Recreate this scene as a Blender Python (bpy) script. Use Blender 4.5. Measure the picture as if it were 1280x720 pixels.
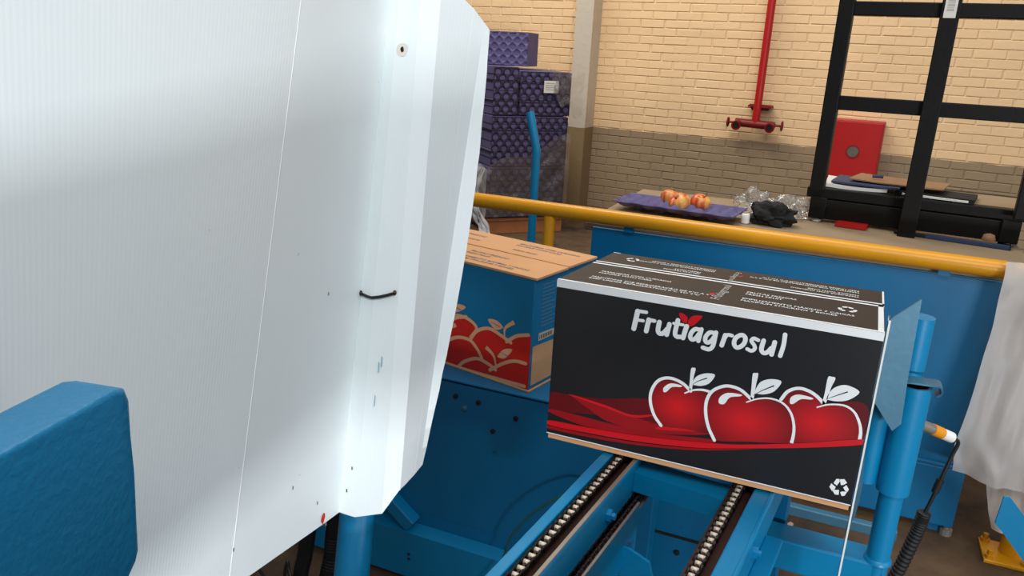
import bpy, bmesh, math, random
from mathutils import Vector, Matrix, noise
from mathutils.geometry import tessellate_polygon
random.seed(7)
for o in list(bpy.data.objects): bpy.data.objects.remove(o)
S = bpy.context.scene
COL = S.collection
PI = math.pi

# ---------------------------------------------------------------- camera
cd = bpy.data.cameras.new('camera'); cam = bpy.data.objects.new('camera', cd); COL.objects.link(cam)
cd.sensor_width = 36.0; cd.lens = 980.0/1280.0*36.0; cd.clip_start = 0.02; cd.clip_end = 200
RX = Vector((0.91762, 0.39440, 0.04924)); UY = Vector((-0.15821, 0.24880, 0.95555)); BZ = Vector((0.36461, -0.88462, 0.29070))
cam.matrix_world = Matrix(((RX.x, UY.x, BZ.x, 0), (RX.y, UY.y, BZ.y, 0), (RX.z, UY.z, BZ.z, 1.33), (0, 0, 0, 1)))
S.camera = cam

# ---------------------------------------------------------------- light
def rgb(r, g, b):
    def f(c):
        c /= 255.0
        return c/12.92 if c <= .04045 else ((c+.055)/1.055)**2.4
    return (f(r), f(g), f(b), 1.0)
W = bpy.data.worlds.new('World'); S.world = W; W.use_nodes = True
bg = W.node_tree.nodes['Background']; bg.inputs[0].default_value = (0.80, 0.90, 1.0, 1); bg.inputs[1].default_value = 0.16

def area(name, loc, target, sx, sy, power, color):
    l = bpy.data.lights.new(name, 'AREA'); l.shape = 'RECTANGLE'; l.size = sx; l.size_y = sy; l.energy = power; l.color = color
    o = bpy.data.objects.new(name, l); COL.objects.link(o); o.location = loc
    o.rotation_euler = (Vector(target)-Vector(loc)).to_track_quat('-Z', 'Y').to_euler()
    return o
area('doorway_daylight', (4.6, 0.2, 2.0), (-0.4, 1.0, 0.8), 2.6, 2.2, 45, (0.93, 0.97, 1.0))
area('open_gate_daylight', (0.9, -1.9, 4.6), (-0.3, 1.0, 0.9), 3.0, 1.6, 105, (0.95, 0.98, 1.0))
area('added_low_light', (2.2, -2.2, 0.80), (-0.5, 0.75, 0.85), 1.3, 0.22, 92, (0.97, 0.98, 1.0))  # added low strip of light that brightens the foot of the white board
area('roof_skylight', (0.2, 2.2, 5.2), (0.2, 2.6, 0), 3.5, 2.0, 80, (1.0, 0.97, 0.92))
area('roof_skylight_by_wall', (-2.6, 4.0, 4.8), (-1.0, 6.3, 1.2), 4.0, 1.2, 180, (1.0, 0.93, 0.82))
S.view_settings.view_transform = 'Standard'; S.view_settings.look = 'None'
S.view_settings.exposure = 0.0; S.view_settings.gamma = 1.0; S.view_settings.use_curve_mapping = False

# ---------------------------------------------------------------- materials
MATS = {}
def mat(name, color, rough=.5, metal=0.0, var=0.0, vscale=8.0, bump=0.0, bscale=60.0, spec=0.5, wear=None, wear_amt=.0, wscale=14.0):
    m = bpy.data.materials.new(name); m.use_nodes = True
    nt = m.node_tree; N = nt.nodes; L = nt.links; b = N['Principled BSDF']
    b.inputs['Base Color'].default_value = color; b.inputs['Roughness'].default_value = rough
    b.inputs['Metallic'].default_value = metal; b.inputs['Specular IOR Level'].default_value = spec
    tc = N.new('ShaderNodeTexCoord')
    src = None
    if var > 0:
        n = N.new('ShaderNodeTexNoise'); n.inputs['Scale'].default_value = vscale; n.inputs['Detail'].default_value = 6
        L.new(tc.outputs['Object'], n.inputs['Vector'])
        mx = N.new('ShaderNodeMix'); mx.data_type = 'RGBA'
        mx.inputs[6].default_value = tuple(c*(1-var) for c in color[:3])+(1,)
        mx.inputs[7].default_value = tuple(min(1, c*(1+var)) for c in color[:3])+(1,)
        L.new(n.outputs['Fac'], mx.inputs[0]); src = mx.outputs[2]
    if wear is not None:
        n2 = N.new('ShaderNodeTexNoise'); n2.inputs['Scale'].default_value = wscale; n2.inputs['Detail'].default_value = 9; n2.inputs['Roughness'].default_value = .7
        L.new(tc.outputs['Object'], n2.inputs['Vector'])
        r = N.new('ShaderNodeValToRGB'); r.color_ramp.elements[0].position = 1-wear_amt-.06; r.color_ramp.elements[1].position = 1-wear_amt+.04
        L.new(n2.outputs['Fac'], r.inputs['Fac'])
        mx2 = N.new('ShaderNodeMix'); mx2.data_type = 'RGBA'; mx2.inputs[6].default_value = color; mx2.inputs[7].default_value = wear
        if src: L.new(src, mx2.inputs[6])
        L.new(r.outputs['Color'], mx2.inputs[0]); src = mx2.outputs[2]
    if src: L.new(src, b.inputs['Base Color'])
    if bump > 0:
        n3 = N.new('ShaderNodeTexNoise'); n3.inputs['Scale'].default_value = bscale; n3.inputs['Detail'].default_value = 4
        L.new(tc.outputs['Object'], n3.inputs['Vector'])
        bp = N.new('ShaderNodeBump'); bp.inputs['Strength'].default_value = bump; bp.inputs['Distance'].default_value = .004
        L.new(n3.outputs['Fac'], bp.inputs['Height']); L.new(bp.outputs['Normal'], b.inputs['Normal'])
    MATS[name] = m
    return m

mat('blue_paint', rgb(0, 128, 178), .38, 0, .12, 5, .12, 40, wear=rgb(20, 40, 60), wear_amt=.28)
mat('blue_plate', rgb(0, 106, 154), .42, 0, .16, 3, .10, 22, wear=rgb(8, 30, 60), wear_amt=.27, wscale=9)
mat('blue_block', rgb(0, 118, 166), .45, 0, .10, 18, .25, 160)
mat('blue_worn', rgb(70, 120, 145), .45, .2, .2, 14, .1, 60)
mat('yellow_paint', rgb(222, 152, 18), .32, 0, .12, 9, .10, 60, wear=rgb(110, 70, 20), wear_amt=.27, wscale=20)
mat('black_steel', rgb(11, 10, 9), .5, 0, .3, 12, .12, 90, .22)
mat('chain_plate', rgb(34, 24, 20), .4, .7, .4, 60)
mat('chain_roller', rgb(225, 212, 192), .45, .15)
mat('white_board', rgb(236, 240, 241), .42)
mat('rust_dark', rgb(58, 28, 14), .7, .1, .5, 30, .2, 60)
mat('galvanised', rgb(150, 142, 132), .5, .5, .3, 12)
mat('red_paint', rgb(176, 14, 14), .4, 0, .12, 8)
mat('red_dark', rgb(120, 14, 14), .5, 0, .2, 8)
mat('dark_hole', rgb(16, 14, 14), .8)
mat('grey_glass', rgb(105, 100, 92), .15, 0, .35, 40)
mat('kraft', rgb(214, 160, 112), .8, 0, .08, 8, .05, 120)
mat('kraft_edge', rgb(190, 135, 85), .85, 0, .15, 60)
mat('b2_blue', rgb(0, 112, 158), .55, 0, .08, 10)
mat('b2_red', rgb(205, 32, 20), .55, 0, .06, 10)
mat('b2_line', rgb(226, 168, 128), .7)
mat('b2_text', rgb(128, 118, 120), .8)
mat('teal_cable', rgb(36, 92, 96), .4)
mat('b2_sidetext', rgb(80, 120, 150), .8)
mat('b2_label', rgb(205, 185, 160), .8)
mat('carton_black', rgb(27, 26, 28), .42, 0, .06, 8)
mat('carton_top', rgb(46, 37, 32), .5, 0, .08, 8)
mat('print_white', rgb(238, 240, 240), .5)
mat('print_grey', rgb(170, 165, 160), .6)
mat('print_red', rgb(205, 14, 26), .45)
mat('ribbon_dark', rgb(96, 4, 12), .45, 0, .35, 14)
mat('ribbon_mid', rgb(150, 8, 18), .45, 0, .25, 14)
mat('purple_pulp', rgb(96, 88, 130), .85, 0, .2, 10, .2, 120)
mat('purple_shaded', rgb(46, 36, 58), .85, 0, .2, 10, .2, 120)  # same pulp in a darker tone, shade of the front faces put into the colour
mat('paper', rgb(225, 220, 212), .7)
mat('paper_blue', rgb(44, 60, 92), .6)
mat('brown_paper', rgb(150, 112, 78), .8, 0, .2, 9)
mat('cloth_black', rgb(20, 20, 22), .8, 0, .3, 20)
mat('white_plastic', rgb(240, 240, 236), .4)
mat('rubber', rgb(18, 17, 17), .6)
mat('wood', rgb(170, 105, 60), .8, 0, .25, 12)
mat('worktop', rgb(150, 128, 100), .7, 0, .2, 6)
mat('orange', rgb(232, 150, 30), .35)
mat('red_sticker', rgb(205, 40, 18), .5)
mat('stem_brown', rgb(80, 60, 30), .8)
mat('smear', rgb(150, 185, 200), .5)
mat('dust', rgb(190, 160, 130), .9)
mat('stain', rgb(216, 210, 200), .5)

def film(name, color, alpha, rough=.18, bump=.6, bscale=25.0):
    m = bpy.data.materials.new(name); m.use_nodes = True
    nt = m.node_tree; N = nt.nodes; L = nt.links; N.remove(N['Principled BSDF'])
    out = [n for n in N if n.type == 'OUTPUT_MATERIAL'][0]
    tc = N.new('ShaderNodeTexCoord'); n3 = N.new('ShaderNodeTexNoise'); n3.inputs['Scale'].default_value = bscale; n3.inputs['Detail'].default_value = 5
    L.new(tc.outputs['Object'], n3.inputs['Vector'])
    bp = N.new('ShaderNodeBump'); bp.inputs['Strength'].default_value = bump; bp.inputs['Distance'].default_value = .01
    L.new(n3.outputs['Fac'], bp.inputs['Height'])
    tr = N.new('ShaderNodeBsdfTransparent'); df = N.new('ShaderNodeBsdfDiffuse'); df.inputs['Color'].default_value = color
    tl = N.new('ShaderNodeBsdfTranslucent'); tl.inputs['Color'].default_value = color
    gl = N.new('ShaderNodeBsdfGlossy'); gl.inputs['Roughness'].default_value = rough
    fr = N.new('ShaderNodeFresnel'); fr.inputs['IOR'].default_value = 1.5
    a0 = N.new('ShaderNodeMixShader'); a0.inputs[0].default_value = .5; L.new(df.outputs[0], a0.inputs[1]); L.new(tl.outputs[0], a0.inputs[2])
    a = N.new('ShaderNodeMixShader'); a.inputs[0].default_value = alpha; L.new(tr.outputs[0], a.inputs[1]); L.new(a0.outputs[0], a.inputs[2])
    b = N.new('ShaderNodeMixShader'); L.new(fr.outputs[0], b.inputs[0]); L.new(a.outputs[0], b.inputs[1]); L.new(gl.outputs[0], b.inputs[2])
    for x in (df, gl, fr): L.new(bp.outputs['Normal'], x.inputs['Normal'])
    L.new(b.outputs[0], out.inputs['Surface']); MATS[name] = m
film('stretch_film', (.62, .50, .42, 1), .20)
film('clear_bag', (.9, .9, .9, 1), .22, .12, .5, 30)
film('milky_bag', (.86, .82, .78, 1), .80, .5, .25, 12)
film('bunched_film', (.92, .92, .94, 1), .78, .15, .5, 40)
film('acrylic', (.75, .85, .9, 1), .10, .05, 0, 5)

def node_mat(name):
    m = bpy.data.materials.new(name); m.use_nodes = True; MATS[name] = m
    return m, m.node_tree.nodes, m.node_tree.links, m.node_tree.nodes['Principled BSDF']

# painted brick: cream over a greyish dado, the paint line is at a real height on the wall
def painted(name, hi, lo):
  m, N, L, B = node_mat(name); B.inputs['Roughness'].default_value = .7
  g = N.new('ShaderNodeNewGeometry'); sp = N.new('ShaderNodeSeparateXYZ'); L.new(g.outputs['Position'], sp.inputs[0])
  nz = N.new('ShaderNodeTexNoise'); nz.inputs['Scale'].default_value = 9; L.new(g.outputs['Position'], nz.inputs['Vector'])
  ad = N.new('ShaderNodeMath'); ad.operation = 'MULTIPLY_ADD'; ad.inputs[1].default_value = .016; L.new(nz.outputs['Fac'], ad.inputs[0]); L.new(sp.outputs['Z'], ad.inputs[2])
  gt = N.new('ShaderNodeMath'); gt.operation = 'GREATER_THAN'; gt.inputs[1].default_value = .748; L.new(ad.outputs[0], gt.inputs[0])
  n2 = N.new('ShaderNodeTexNoise'); n2.inputs['Scale'].default_value = 2.2; n2.inputs['Detail'].default_value = 8; L.new(g.outputs['Position'], n2.inputs['Vector'])
  c1 = N.new('ShaderNodeMix'); c1.data_type = 'RGBA'; c1.inputs[6].default_value = rgb(*hi); c1.inputs[7].default_value = rgb(*(min(255, c+15) for c in hi)); L.new(n2.outputs['Fac'], c1.inputs[0])
  c2 = N.new('ShaderNodeMix'); c2.data_type = 'RGBA'; c2.inputs[6].default_value = rgb(*lo); c2.inputs[7].default_value = rgb(*(c+20 for c in lo)); L.new(n2.outputs['Fac'], c2.inputs[0])
  mx = N.new('ShaderNodeMix'); mx.data_type = 'RGBA'; L.new(gt.outputs[0], mx.inputs[0]); L.new(c2.outputs[2], mx.inputs[6]); L.new(c1.outputs[2], mx.inputs[7]); L.new(mx.outputs[2], B.inputs['Base Color'])
  n3 = N.new('ShaderNodeTexNoise'); n3.inputs['Scale'].default_value = 26; n3.inputs['Detail'].default_value = 6; L.new(g.outputs['Position'], n3.inputs['Vector'])
  bp = N.new('ShaderNodeBump'); bp.inputs['Strength'].default_value = .35; bp.inputs['Distance'].default_value = .008; L.new(n3.outputs['Fac'], bp.inputs['Height']); L.new(bp.outputs['Normal'], B.inputs['Normal'])
painted('painted_brick', (228, 192, 146), (142, 120, 92))
painted('pilaster_paint', (190, 178, 160), (128, 104, 70))

# dirty concrete floor
m, N, L, B = node_mat('floor_concrete'); B.inputs['Roughness'].default_value = .75
g = N.new('ShaderNodeNewGeometry')
n1 = N.new('ShaderNodeTexNoise'); n1.inputs['Scale'].default_value = 2.5; n1.inputs['Detail'].default_value = 10; n1.inputs['Roughness'].default_value = .7; L.new(g.outputs['Position'], n1.inputs['Vector'])
r = N.new('ShaderNodeValToRGB'); r.color_ramp.elements[0].position = .32; r.color_ramp.elements[0].color = rgb(44, 31, 20); r.color_ramp.elements[1].position = .68; r.color_ramp.elements[1].color = rgb(112, 86, 60)
L.new(n1.outputs['Fac'], r.inputs['Fac']); L.new(r.outputs['Color'], B.inputs['Base Color'])
bp = N.new('ShaderNodeBump'); bp.inputs['Strength'].default_value = .4; bp.inputs['Distance'].default_value = .01; L.new(n1.outputs['Fac'], bp.inputs['Height']); L.new(bp.outputs['Normal'], B.inputs['Normal'])

# fluted white plastic board: flutes along v, specks of dirt
m, N, L, B = node_mat('fluted_board'); B.inputs['Roughness'].default_value = .42
uv = N.new('ShaderNodeUVMap'); sx = N.new('ShaderNodeSeparateXYZ'); L.new(uv.outputs['UV'], sx.inputs[0])
mu = N.new('ShaderNodeMath'); mu.operation = 'MULTIPLY'; mu.inputs[1].default_value = 2*PI/.0042; L.new(sx.outputs['X'], mu.inputs[0])
si = N.new('ShaderNodeMath'); si.operation = 'SINE'; L.new(mu.outputs[0], si.inputs[0])
bp = N.new('ShaderNodeBump'); bp.inputs['Strength'].default_value = .035; bp.inputs['Distance'].default_value = .0012; L.new(si.outputs[0], bp.inputs['Height']); L.new(bp.outputs['Normal'], B.inputs['Normal'])
mp = N.new('ShaderNodeMapping'); mp.inputs['Scale'].default_value = (70, 45, 1); L.new(uv.outputs['UV'], mp.inputs['Vector'])
sn = N.new('ShaderNodeTexNoise'); sn.inputs['Scale'].default_value = 1.0; sn.inputs['Detail'].default_value = 3; L.new(mp.outputs[0], sn.inputs['Vector'])
sr = N.new('ShaderNodeValToRGB'); sr.color_ramp.elements[0].position = .755; sr.color_ramp.elements[1].position = .80; L.new(sn.outputs['Fac'], sr.inputs['Fac'])
fm = N.new('ShaderNodeTexNoise'); fm.inputs['Scale'].default_value = 6; L.new(uv.outputs['UV'], fm.inputs['Vector'])
cb = N.new('ShaderNodeMix'); cb.data_type = 'RGBA'; cb.inputs[6].default_value = rgb(222, 231, 233); cb.inputs[7].default_value = rgb(234, 240, 241); L.new(fm.outputs['Fac'], cb.inputs[0])
cm = N.new('ShaderNodeMix'); cm.data_type = 'RGBA'; cm.inputs[7].default_value = rgb(95, 80, 66); L.new(sr.outputs['Color'], cm.inputs[0]); L.new(cb.outputs[2], cm.inputs[6]); L.new(cm.outputs[2], B.inputs['Base Color'])

# printed apple: the ink itself runs from bright to deep red
m, N, L, B = node_mat('apple_ink'); B.inputs['Roughness'].default_value = .45
tc = N.new('ShaderNodeTexCoord'); vm = N.new('ShaderNodeVectorMath'); vm.operation = 'SUBTRACT'; vm.inputs[1].default_value = (.45, 0, .45); L.new(tc.outputs['Generated'], vm.inputs[0])
vs = N.new('ShaderNodeVectorMath'); vs.operation = 'MULTIPLY'; vs.inputs[1].default_value = (1, 0, 1); L.new(vm.outputs[0], vs.inputs[0])
ln = N.new('ShaderNodeVectorMath'); ln.operation = 'LENGTH'; L.new(vs.outputs[0], ln.inputs[0])
r = N.new('ShaderNodeValToRGB'); r.color_ramp.elements[0].position = .05; r.color_ramp.elements[0].color = rgb(206, 18, 26); r.color_ramp.elements[1].position = .62; r.color_ramp.elements[1].color = rgb(92, 8, 14)
L.new(ln.outputs['Value'], r.inputs['Fac']); L.new(r.outputs['Color'], B.inputs['Base Color'])

# apple skin
m, N, L, B = node_mat('apple_skin'); B.inputs['Roughness'].default_value = .3
tc = N.new('ShaderNodeTexCoord'); mp = N.new('ShaderNodeMapping'); mp.inputs['Scale'].default_value = (34, 34, 7); L.new(tc.outputs['Object'], mp.inputs['Vector'])
oi = N.new('ShaderNodeObjectInfo'); va = N.new('ShaderNodeVectorMath'); va.operation = 'ADD'; L.new(mp.outputs[0], va.inputs[0]); L.new(oi.outputs['Random'], va.inputs[1])
n1 = N.new('ShaderNodeTexNoise'); n1.inputs['Scale'].default_value = 1.4; n1.inputs['Detail'].default_value = 4; L.new(va.outputs[0], n1.inputs['Vector'])
r = N.new('ShaderNodeValToRGB'); r.color_ramp.elements[0].position = .36; r.color_ramp.elements[0].color = rgb(200, 44, 34); r.color_ramp.elements[1].position = .66; r.color_ramp.elements[1].color = rgb(240, 180, 90)
L.new(n1.outputs['Fac'], r.inputs['Fac']); L.new(r.outputs['Color'], B.inputs['Base Color'])

# ---------------------------------------------------------------- builders
def wmat(o):
    m = Matrix.LocRotScale(o.location, o.rotation_euler, o.scale)
    return wmat(o.parent) @ m if o.parent else m
class MB:
    def __init__(self): self.v = []; self.f = []; self.uv = None
    def add(self, vs, fs):
        n = len(self.v); self.v += [Vector(p) for p in vs]; self.f += [tuple(i+n for i in q) for q in fs]; return self
    def box(self, c, s, R=None, bevel=0.0):
        bm = bmesh.new(); bmesh.ops.create_cube(bm, size=1.0)
        for v in bm.verts: v.co = Vector((v.co.x*s[0], v.co.y*s[1], v.co.z*s[2]))
        if bevel > 0: bmesh.ops.bevel(bm, geom=bm.edges[:], offset=bevel, segments=2, affect='EDGES', profile=.5)
        R = R or Matrix.Identity(3); c = Vector(c); bm.verts.index_update()
        self.add([R @ v.co + c for v in bm.verts], [[v.index for v in f.verts] for f in bm.faces]); bm.free(); return self
    def beam(self, a, b, w, h, up=(0, 0, 1), bevel=0.0):
        a = Vector(a); b = Vector(b); y = (b-a).normalized(); x = y.cross(Vector(up)).normalized(); z = x.cross(y)
        R = Matrix((x, y, z)).transposed()
        return self.box((a+b)/2, (w, (b-a).length, h), R, bevel)
    def tube(self, pts, r, seg=16, caps=True, closed=False):
        pts = [Vector(p) for p in pts]; n = len(pts); rs = r if isinstance(r, (list, tuple)) else [r]*n
        rings = []; prev = None
        for i, p in enumerate(pts):
            if closed: t = (pts[(i+1) % n]-pts[i-1]).normalized()
            else: t = (pts[min(i+1, n-1)]-pts[max(i-1, 0)]).normalized()
            if prev is None:
                x = t.cross(Vector((0, 0, 1)));
                if x.length < 1e-3: x = t.cross(Vector((0, 1, 0)))
                x.normalize()
            else: x = (prev-t*prev.dot(t)).normalized()
            prev = x; y = t.cross(x)
            rings.append([p+(x*math.cos(2*PI*k/seg)+y*math.sin(2*PI*k/seg))*rs[i] for k in range(seg)])
        vs = [q for r_ in rings for q in r_]; fs = []
        for i in range(n if closed else n-1):
            j = (i+1) % n
            for k in range(seg): fs.append((i*seg+k, i*seg+(k+1) % seg, j*seg+(k+1) % seg, j*seg+k))
        if caps and not closed: fs.append(tuple(range(seg-1, -1, -1))); fs.append(tuple((n-1)*seg+k for k in range(seg)))
        return self.add(vs, fs)
    def pipe(self, a, b, r, wall=.004, seg=20):           # open tube with visible bore
        a = Vector(a); b = Vector(b); t = (b-a).normalized()
        return self.tube([a, b, b, b-t*.06], [r, r, r-wall, r-wall], seg)
    def prism(self, poly, o, ex, ey, depth):              # polygon in plane (ex, ey) extruded by depth along ex x ey
        o = Vector(o); ex = Vector(ex); ey = Vector(ey); n = ex.cross(ey).normalized()
        a = [o+ex*p[0]+ey*p[1] for p in poly]; k = len(a)
        b = [p+n*depth for p in a]
        tri = tessellate_polygon([[Vector((p[0], p[1], 0)) for p in poly]])
        fs = [tuple(t) for t in tri]+[tuple(i+k for i in reversed(t)) for t in tri]
        fs += [(i, (i+1) % k, (i+1) % k+k, i+k) for i in range(k)]
        return self.add(a+b, fs)
    def lathe(self, prof, o, axis=(0, 0, 1), seg=24):
        o = Vector(o); ax = Vector(axis).normalized(); x = ax.cross(Vector((0, 1, 0)))
        if x.length < 1e-3: x = ax.cross(Vector((1, 0, 0)))
        x.normalize(); y = ax.cross(x); n = len(prof)
        vs = [o+ax*h+(x*math.cos(2*PI*k/seg)+y*math.sin(2*PI*k/seg))*r for r, h in prof for k in range(seg)]
        fs = [(i*seg+k, i*seg+(k+1) % seg, (i+1)*seg+(k+1) % seg, (i+1)*seg+k) for i in range(n-1) for k in range(seg)]
        fs.append(tuple(range(seg-1, -1, -1))); fs.append(tuple((n-1)*seg+k for k in range(seg)))
        return self.add(vs, fs)
    def grid(self, fn, nu, nv):
        vs = [fn(i/nu, j/nv) for j in range(nv+1) for i in range(nu+1)]
        fs = [(j*(nu+1)+i, j*(nu+1)+i+1, (j+1)*(nu+1)+i+1, (j+1)*(nu+1)+i) for j in range(nv) for i in range(nu)]
        return self.add(vs, fs)
    def build(self, name, material, parent=None, smooth=None, thick=0.0, label=None, kind=None, weld=True):
        inv = wmat(parent).inverted() if parent else Matrix.Identity(4)
        vs = [inv @ v for v in self.v]
        lo = Vector([min(v[i] for v in vs) for i in range(3)]); hi = Vector([max(v[i] for v in vs) for i in range(3)])
        c = (lo+hi)/2
        if not parent: c.z = lo.z
        me = bpy.data.meshes.new(name); me.from_pydata([v-c for v in vs], [], self.f); me.update()
        if self.uv:
            l = me.uv_layers.new(name='UVMap')
            for lp in me.loops: l.data[lp.index].uv = self.uv[lp.vertex_index]
        me.materials.append(MATS[material] if isinstance(material, str) else material)
        bm = bmesh.new(); bm.from_mesh(me)
        if weld: bmesh.ops.recalc_face_normals(bm, faces=bm.faces[:])
        if smooth is not None:
            for f in bm.faces: f.smooth = True
            for e in bm.edges:
                if len(e.link_faces) == 1: e.smooth = False
                if len(e.link_faces) == 2 and e.calc_face_angle(0) > math.radians(smooth): e.smooth = False
        bm.to_mesh(me); bm.free()
        o = bpy.data.objects.new(name, me); COL.objects.link(o); o.location = c
        if parent: o.parent = parent
        if thick:
            md = o.modifiers.new('thickness', 'SOLIDIFY'); md.thickness = thick; md.offset = 0
        if label: o['label'] = label
        if kind: o['kind'] = kind
        return o
def tag(o, label, cat, group=None, kind=None):
    o['label'] = label; o['category'] = cat
    if group: o['group'] = group
    if kind: o['kind'] = kind
    return o
def thing(name, label, cat, loc, rotz=0.0, group=None):
    o = bpy.data.objects.new(name, None); o.empty_display_size = .05; COL.objects.link(o)
    o.location = loc; o.rotation_euler = (0, 0, rotz)
    return tag(o, label, cat, group)
def rz(a): return Matrix.Rotation(a, 3, 'Z')
def cr(pts, n=6, closed=False):                          # Catmull-Rom smoothing, any dimension
    P = [Vector(p) for p in pts]; k = len(P); out = []
    for i in range(k if closed else k-1):
        p0 = P[(i-1) % k] if closed or i > 0 else P[0]*2-P[1]; p1 = P[i]; p2 = P[(i+1) % k]
        p3 = P[(i+2) % k] if closed or i+2 < k else P[-1]*2-P[-2]
        for j in range(n):
            t = j/n; out.append(.5*((2*p1)+(p2-p0)*t+(2*p0-5*p1+4*p2-p3)*t*t+(3*p1-p0-3*p2+p3)*t*t*t))
    if not closed: out.append(P[-1])
    return out
class Ink(MB):                                           # flat print on a face: coordinates in mm on the face
    def __init__(self, o, ex, ey):
        super().__init__(); self.o = Vector(o); self.ex = Vector(ex); self.ey = Vector(ey); self.n = self.ex.cross(self.ey).normalized()
    lay = 0.0; clamp = None
    def P(self, x, y, h): return self.o+self.ex*(x*.001)+self.ey*(y*.001)+self.n*h
    def fill(self, poly, h=.0004, smooth=0):
        poly = [Vector(p[:2]) for p in poly]
        if smooth: poly = cr(poly, smooth, True)
        if self.clamp: poly = [Vector((min(self.clamp[1], max(self.clamp[0], p[0])), p[1])) for p in poly]
        tri = tessellate_polygon([[Vector((p[0], p[1], 0)) for p in poly]])
        return self.add([self.P(p[0], p[1], h) for p in poly], [tuple(t) for t in tri])
    def stroke(self, pts, w, h=.0004, smooth=6, taper=None):
        h = h+self.lay; self.lay += 1.2e-5
        pts = [Vector(p[:2]) for p in pts]
        loop = len(pts) > 3 and (pts[0]-pts[-1]).length < .01
        if loop: pts = cr(pts[:-1], smooth, True); pts.append(pts[0].copy())
        elif smooth and len(pts) > 2: pts = cr(pts, smooth)
        n = len(pts); vs = []; fs = []
        for i, p in enumerate(pts):
            t = ((pts[1]-pts[-2]) if loop and i in (0, n-1) else (pts[min(i+1, n-1)]-pts[max(i-1, 0)])).normalized(); q = Vector((-t.y, t.x))
            ww = w/2 if taper is None else (w/2)*(taper[0]+(taper[1]-taper[0])*i/(n-1))
            vs += [self.P(*(p+q*ww), h), self.P(*(p-q*ww), h)]
        fs = [(2*i, 2*i+1, 2*i+3, 2*i+2) for i in range(n-1)]
        self.add(vs, fs)
        if taper is None and not loop:
            for p, q in ((pts[0], pts[0]-pts[1]), (pts[-1], pts[-1]-pts[-2])):
                a0 = math.atan2(q.y, q.x)-PI/2
                self.add([self.P(p.x+w/2*math.cos(a0+PI*k/10), p.y+w/2*math.sin(a0+PI*k/10), h) for k in range(11)], [tuple(range(11))])
        return self
    def text(self, body, x, y, size, h=.0004, bold=0.0, rot=0.0, sx=1.0):
        cu = bpy.data.curves.new('t', 'FONT'); cu.body = body; cu.size = size; cu.offset = bold*size; cu.resolution_u = 2
        to = bpy.data.objects.new('t', cu); COL.objects.link(to)
        dg = bpy.context.evaluated_depsgraph_get(); dg.update(); me = to.evaluated_get(dg).to_mesh()
        c, s = math.cos(rot), math.sin(rot)
        vs = [self.P(x+(v.co.x*c*sx-v.co.y*s), y+(v.co.x*s*sx+v.co.y*c), h) for v in me.vertices]
        fs = [tuple(p.vertices) for p in me.polygons]
        to.evaluated_get(dg).to_mesh_clear(); bpy.data.objects.remove(to); bpy.data.curves.remove(cu)
        return self.add(vs, fs)

# ================================================================ the setting
fl = MB().box((-1.5, 3.0, -.05), (14, 10, .1)).build('floor', 'floor_concrete'); fl['kind'] = 'structure'
WA = math.radians(-4.4); WT = Vector((math.cos(WA), math.sin(WA), 0)); WN = Vector((-math.sin(WA), math.cos(WA), 0)); W0 = WN*6.3
def wp(s, z, d=0.0): return W0+WT*s-WN*d+Vector((0, 0, z))       # point on the wall: along, up, out towards the room
RW = rz(WA)
wall = MB().box(wp(-2.2, 1.6, -.11), (10.6, .2, 3.2), RW).build('wall_back', 'painted_brick'); wall['kind'] = 'structure'
BL, BH, JT = .196, .0620, .0035
def brick_shape(mb, l, h, d=.014, ch=.006, R=None, c=None):
    x, z = (l-JT)/2, (h-JT)/2
    b = [(-x, 0, -z), (x, 0, -z), (x, 0, z), (-x, 0, z)]; f = [(-x+ch, -d, -z+ch*.6), (x-ch, -d, -z+ch*.6), (x-ch, -d, z-ch*.6), (-x+ch, -d, z-ch*.6)]
    vs = [Vector(p) for p in b+f]
    if R: vs = [R @ v for v in vs]
    if c: vs = [v+c for v in vs]
    return mb.add(vs, [(0, 1, 5, 4), (1, 2, 6, 5), (2, 3, 7, 6), (3, 0, 4, 7), (4, 5, 6, 7)])
brick_me = []
for k in range(3):
    mb = MB(); brick_shape(mb, BL, BH, .0045, .005+.002*k)
    me = bpy.data.meshes.new('brick'); me.from_pydata(mb.v, [], mb.f); me.materials.append(MATS['painted_brick']); brick_me.append(me)
cells = []
for row in range(int(3.1/BH)):
    z = .03+row*BH
    for k in range(-38, 17):
        s = k*BL+(BL/2 if row % 2 else 0)+random.uniform(-.006, .006)
        if s < -7.3 or s > 2.9: continue
        vis = -2.5 < s < .72 and .44 < z < 1.85
        cells.append((vis, (wp(s, z)-Vector((0, 0, 1.33))).length, s, z))
vis = sorted([c for c in cells if c[0]], key=lambda c: c[1]); near = set(id(c) for c in vis[:300])
winv = wmat(wall).inverted(); rest = MB(); pieces = []
for c in cells:
    _, _, s, z = c
    dd = random.uniform(-.0012, .0012); tilt = Matrix.Rotation(random.uniform(-.006, .006), 3, 'Y') @ Matrix.Rotation(random.uniform(-.03, .03), 3, 'X')
    if id(c) in near:
        b = bpy.data.objects.new('brick', random.choice(brick_me)); COL.objects.link(b); b.parent = wall
        b.location = winv @ wp(s, z, -.0085+dd); b.rotation_euler = (RW @ tilt).to_euler()
    else: brick_shape(rest, BL, BH, .0045, .006, RW @ tilt, wp(s, z, -.0085+dd))
rest.build('brickwork', 'painted_brick', wall, kind='stuff', weld=False)
pil = MB().box(wp(-2.570, 1.6, .085), (.150, .19, 3.2), RW).build('trim_1', 'pilaster_paint'); pil['kind'] = 'structure'

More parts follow.
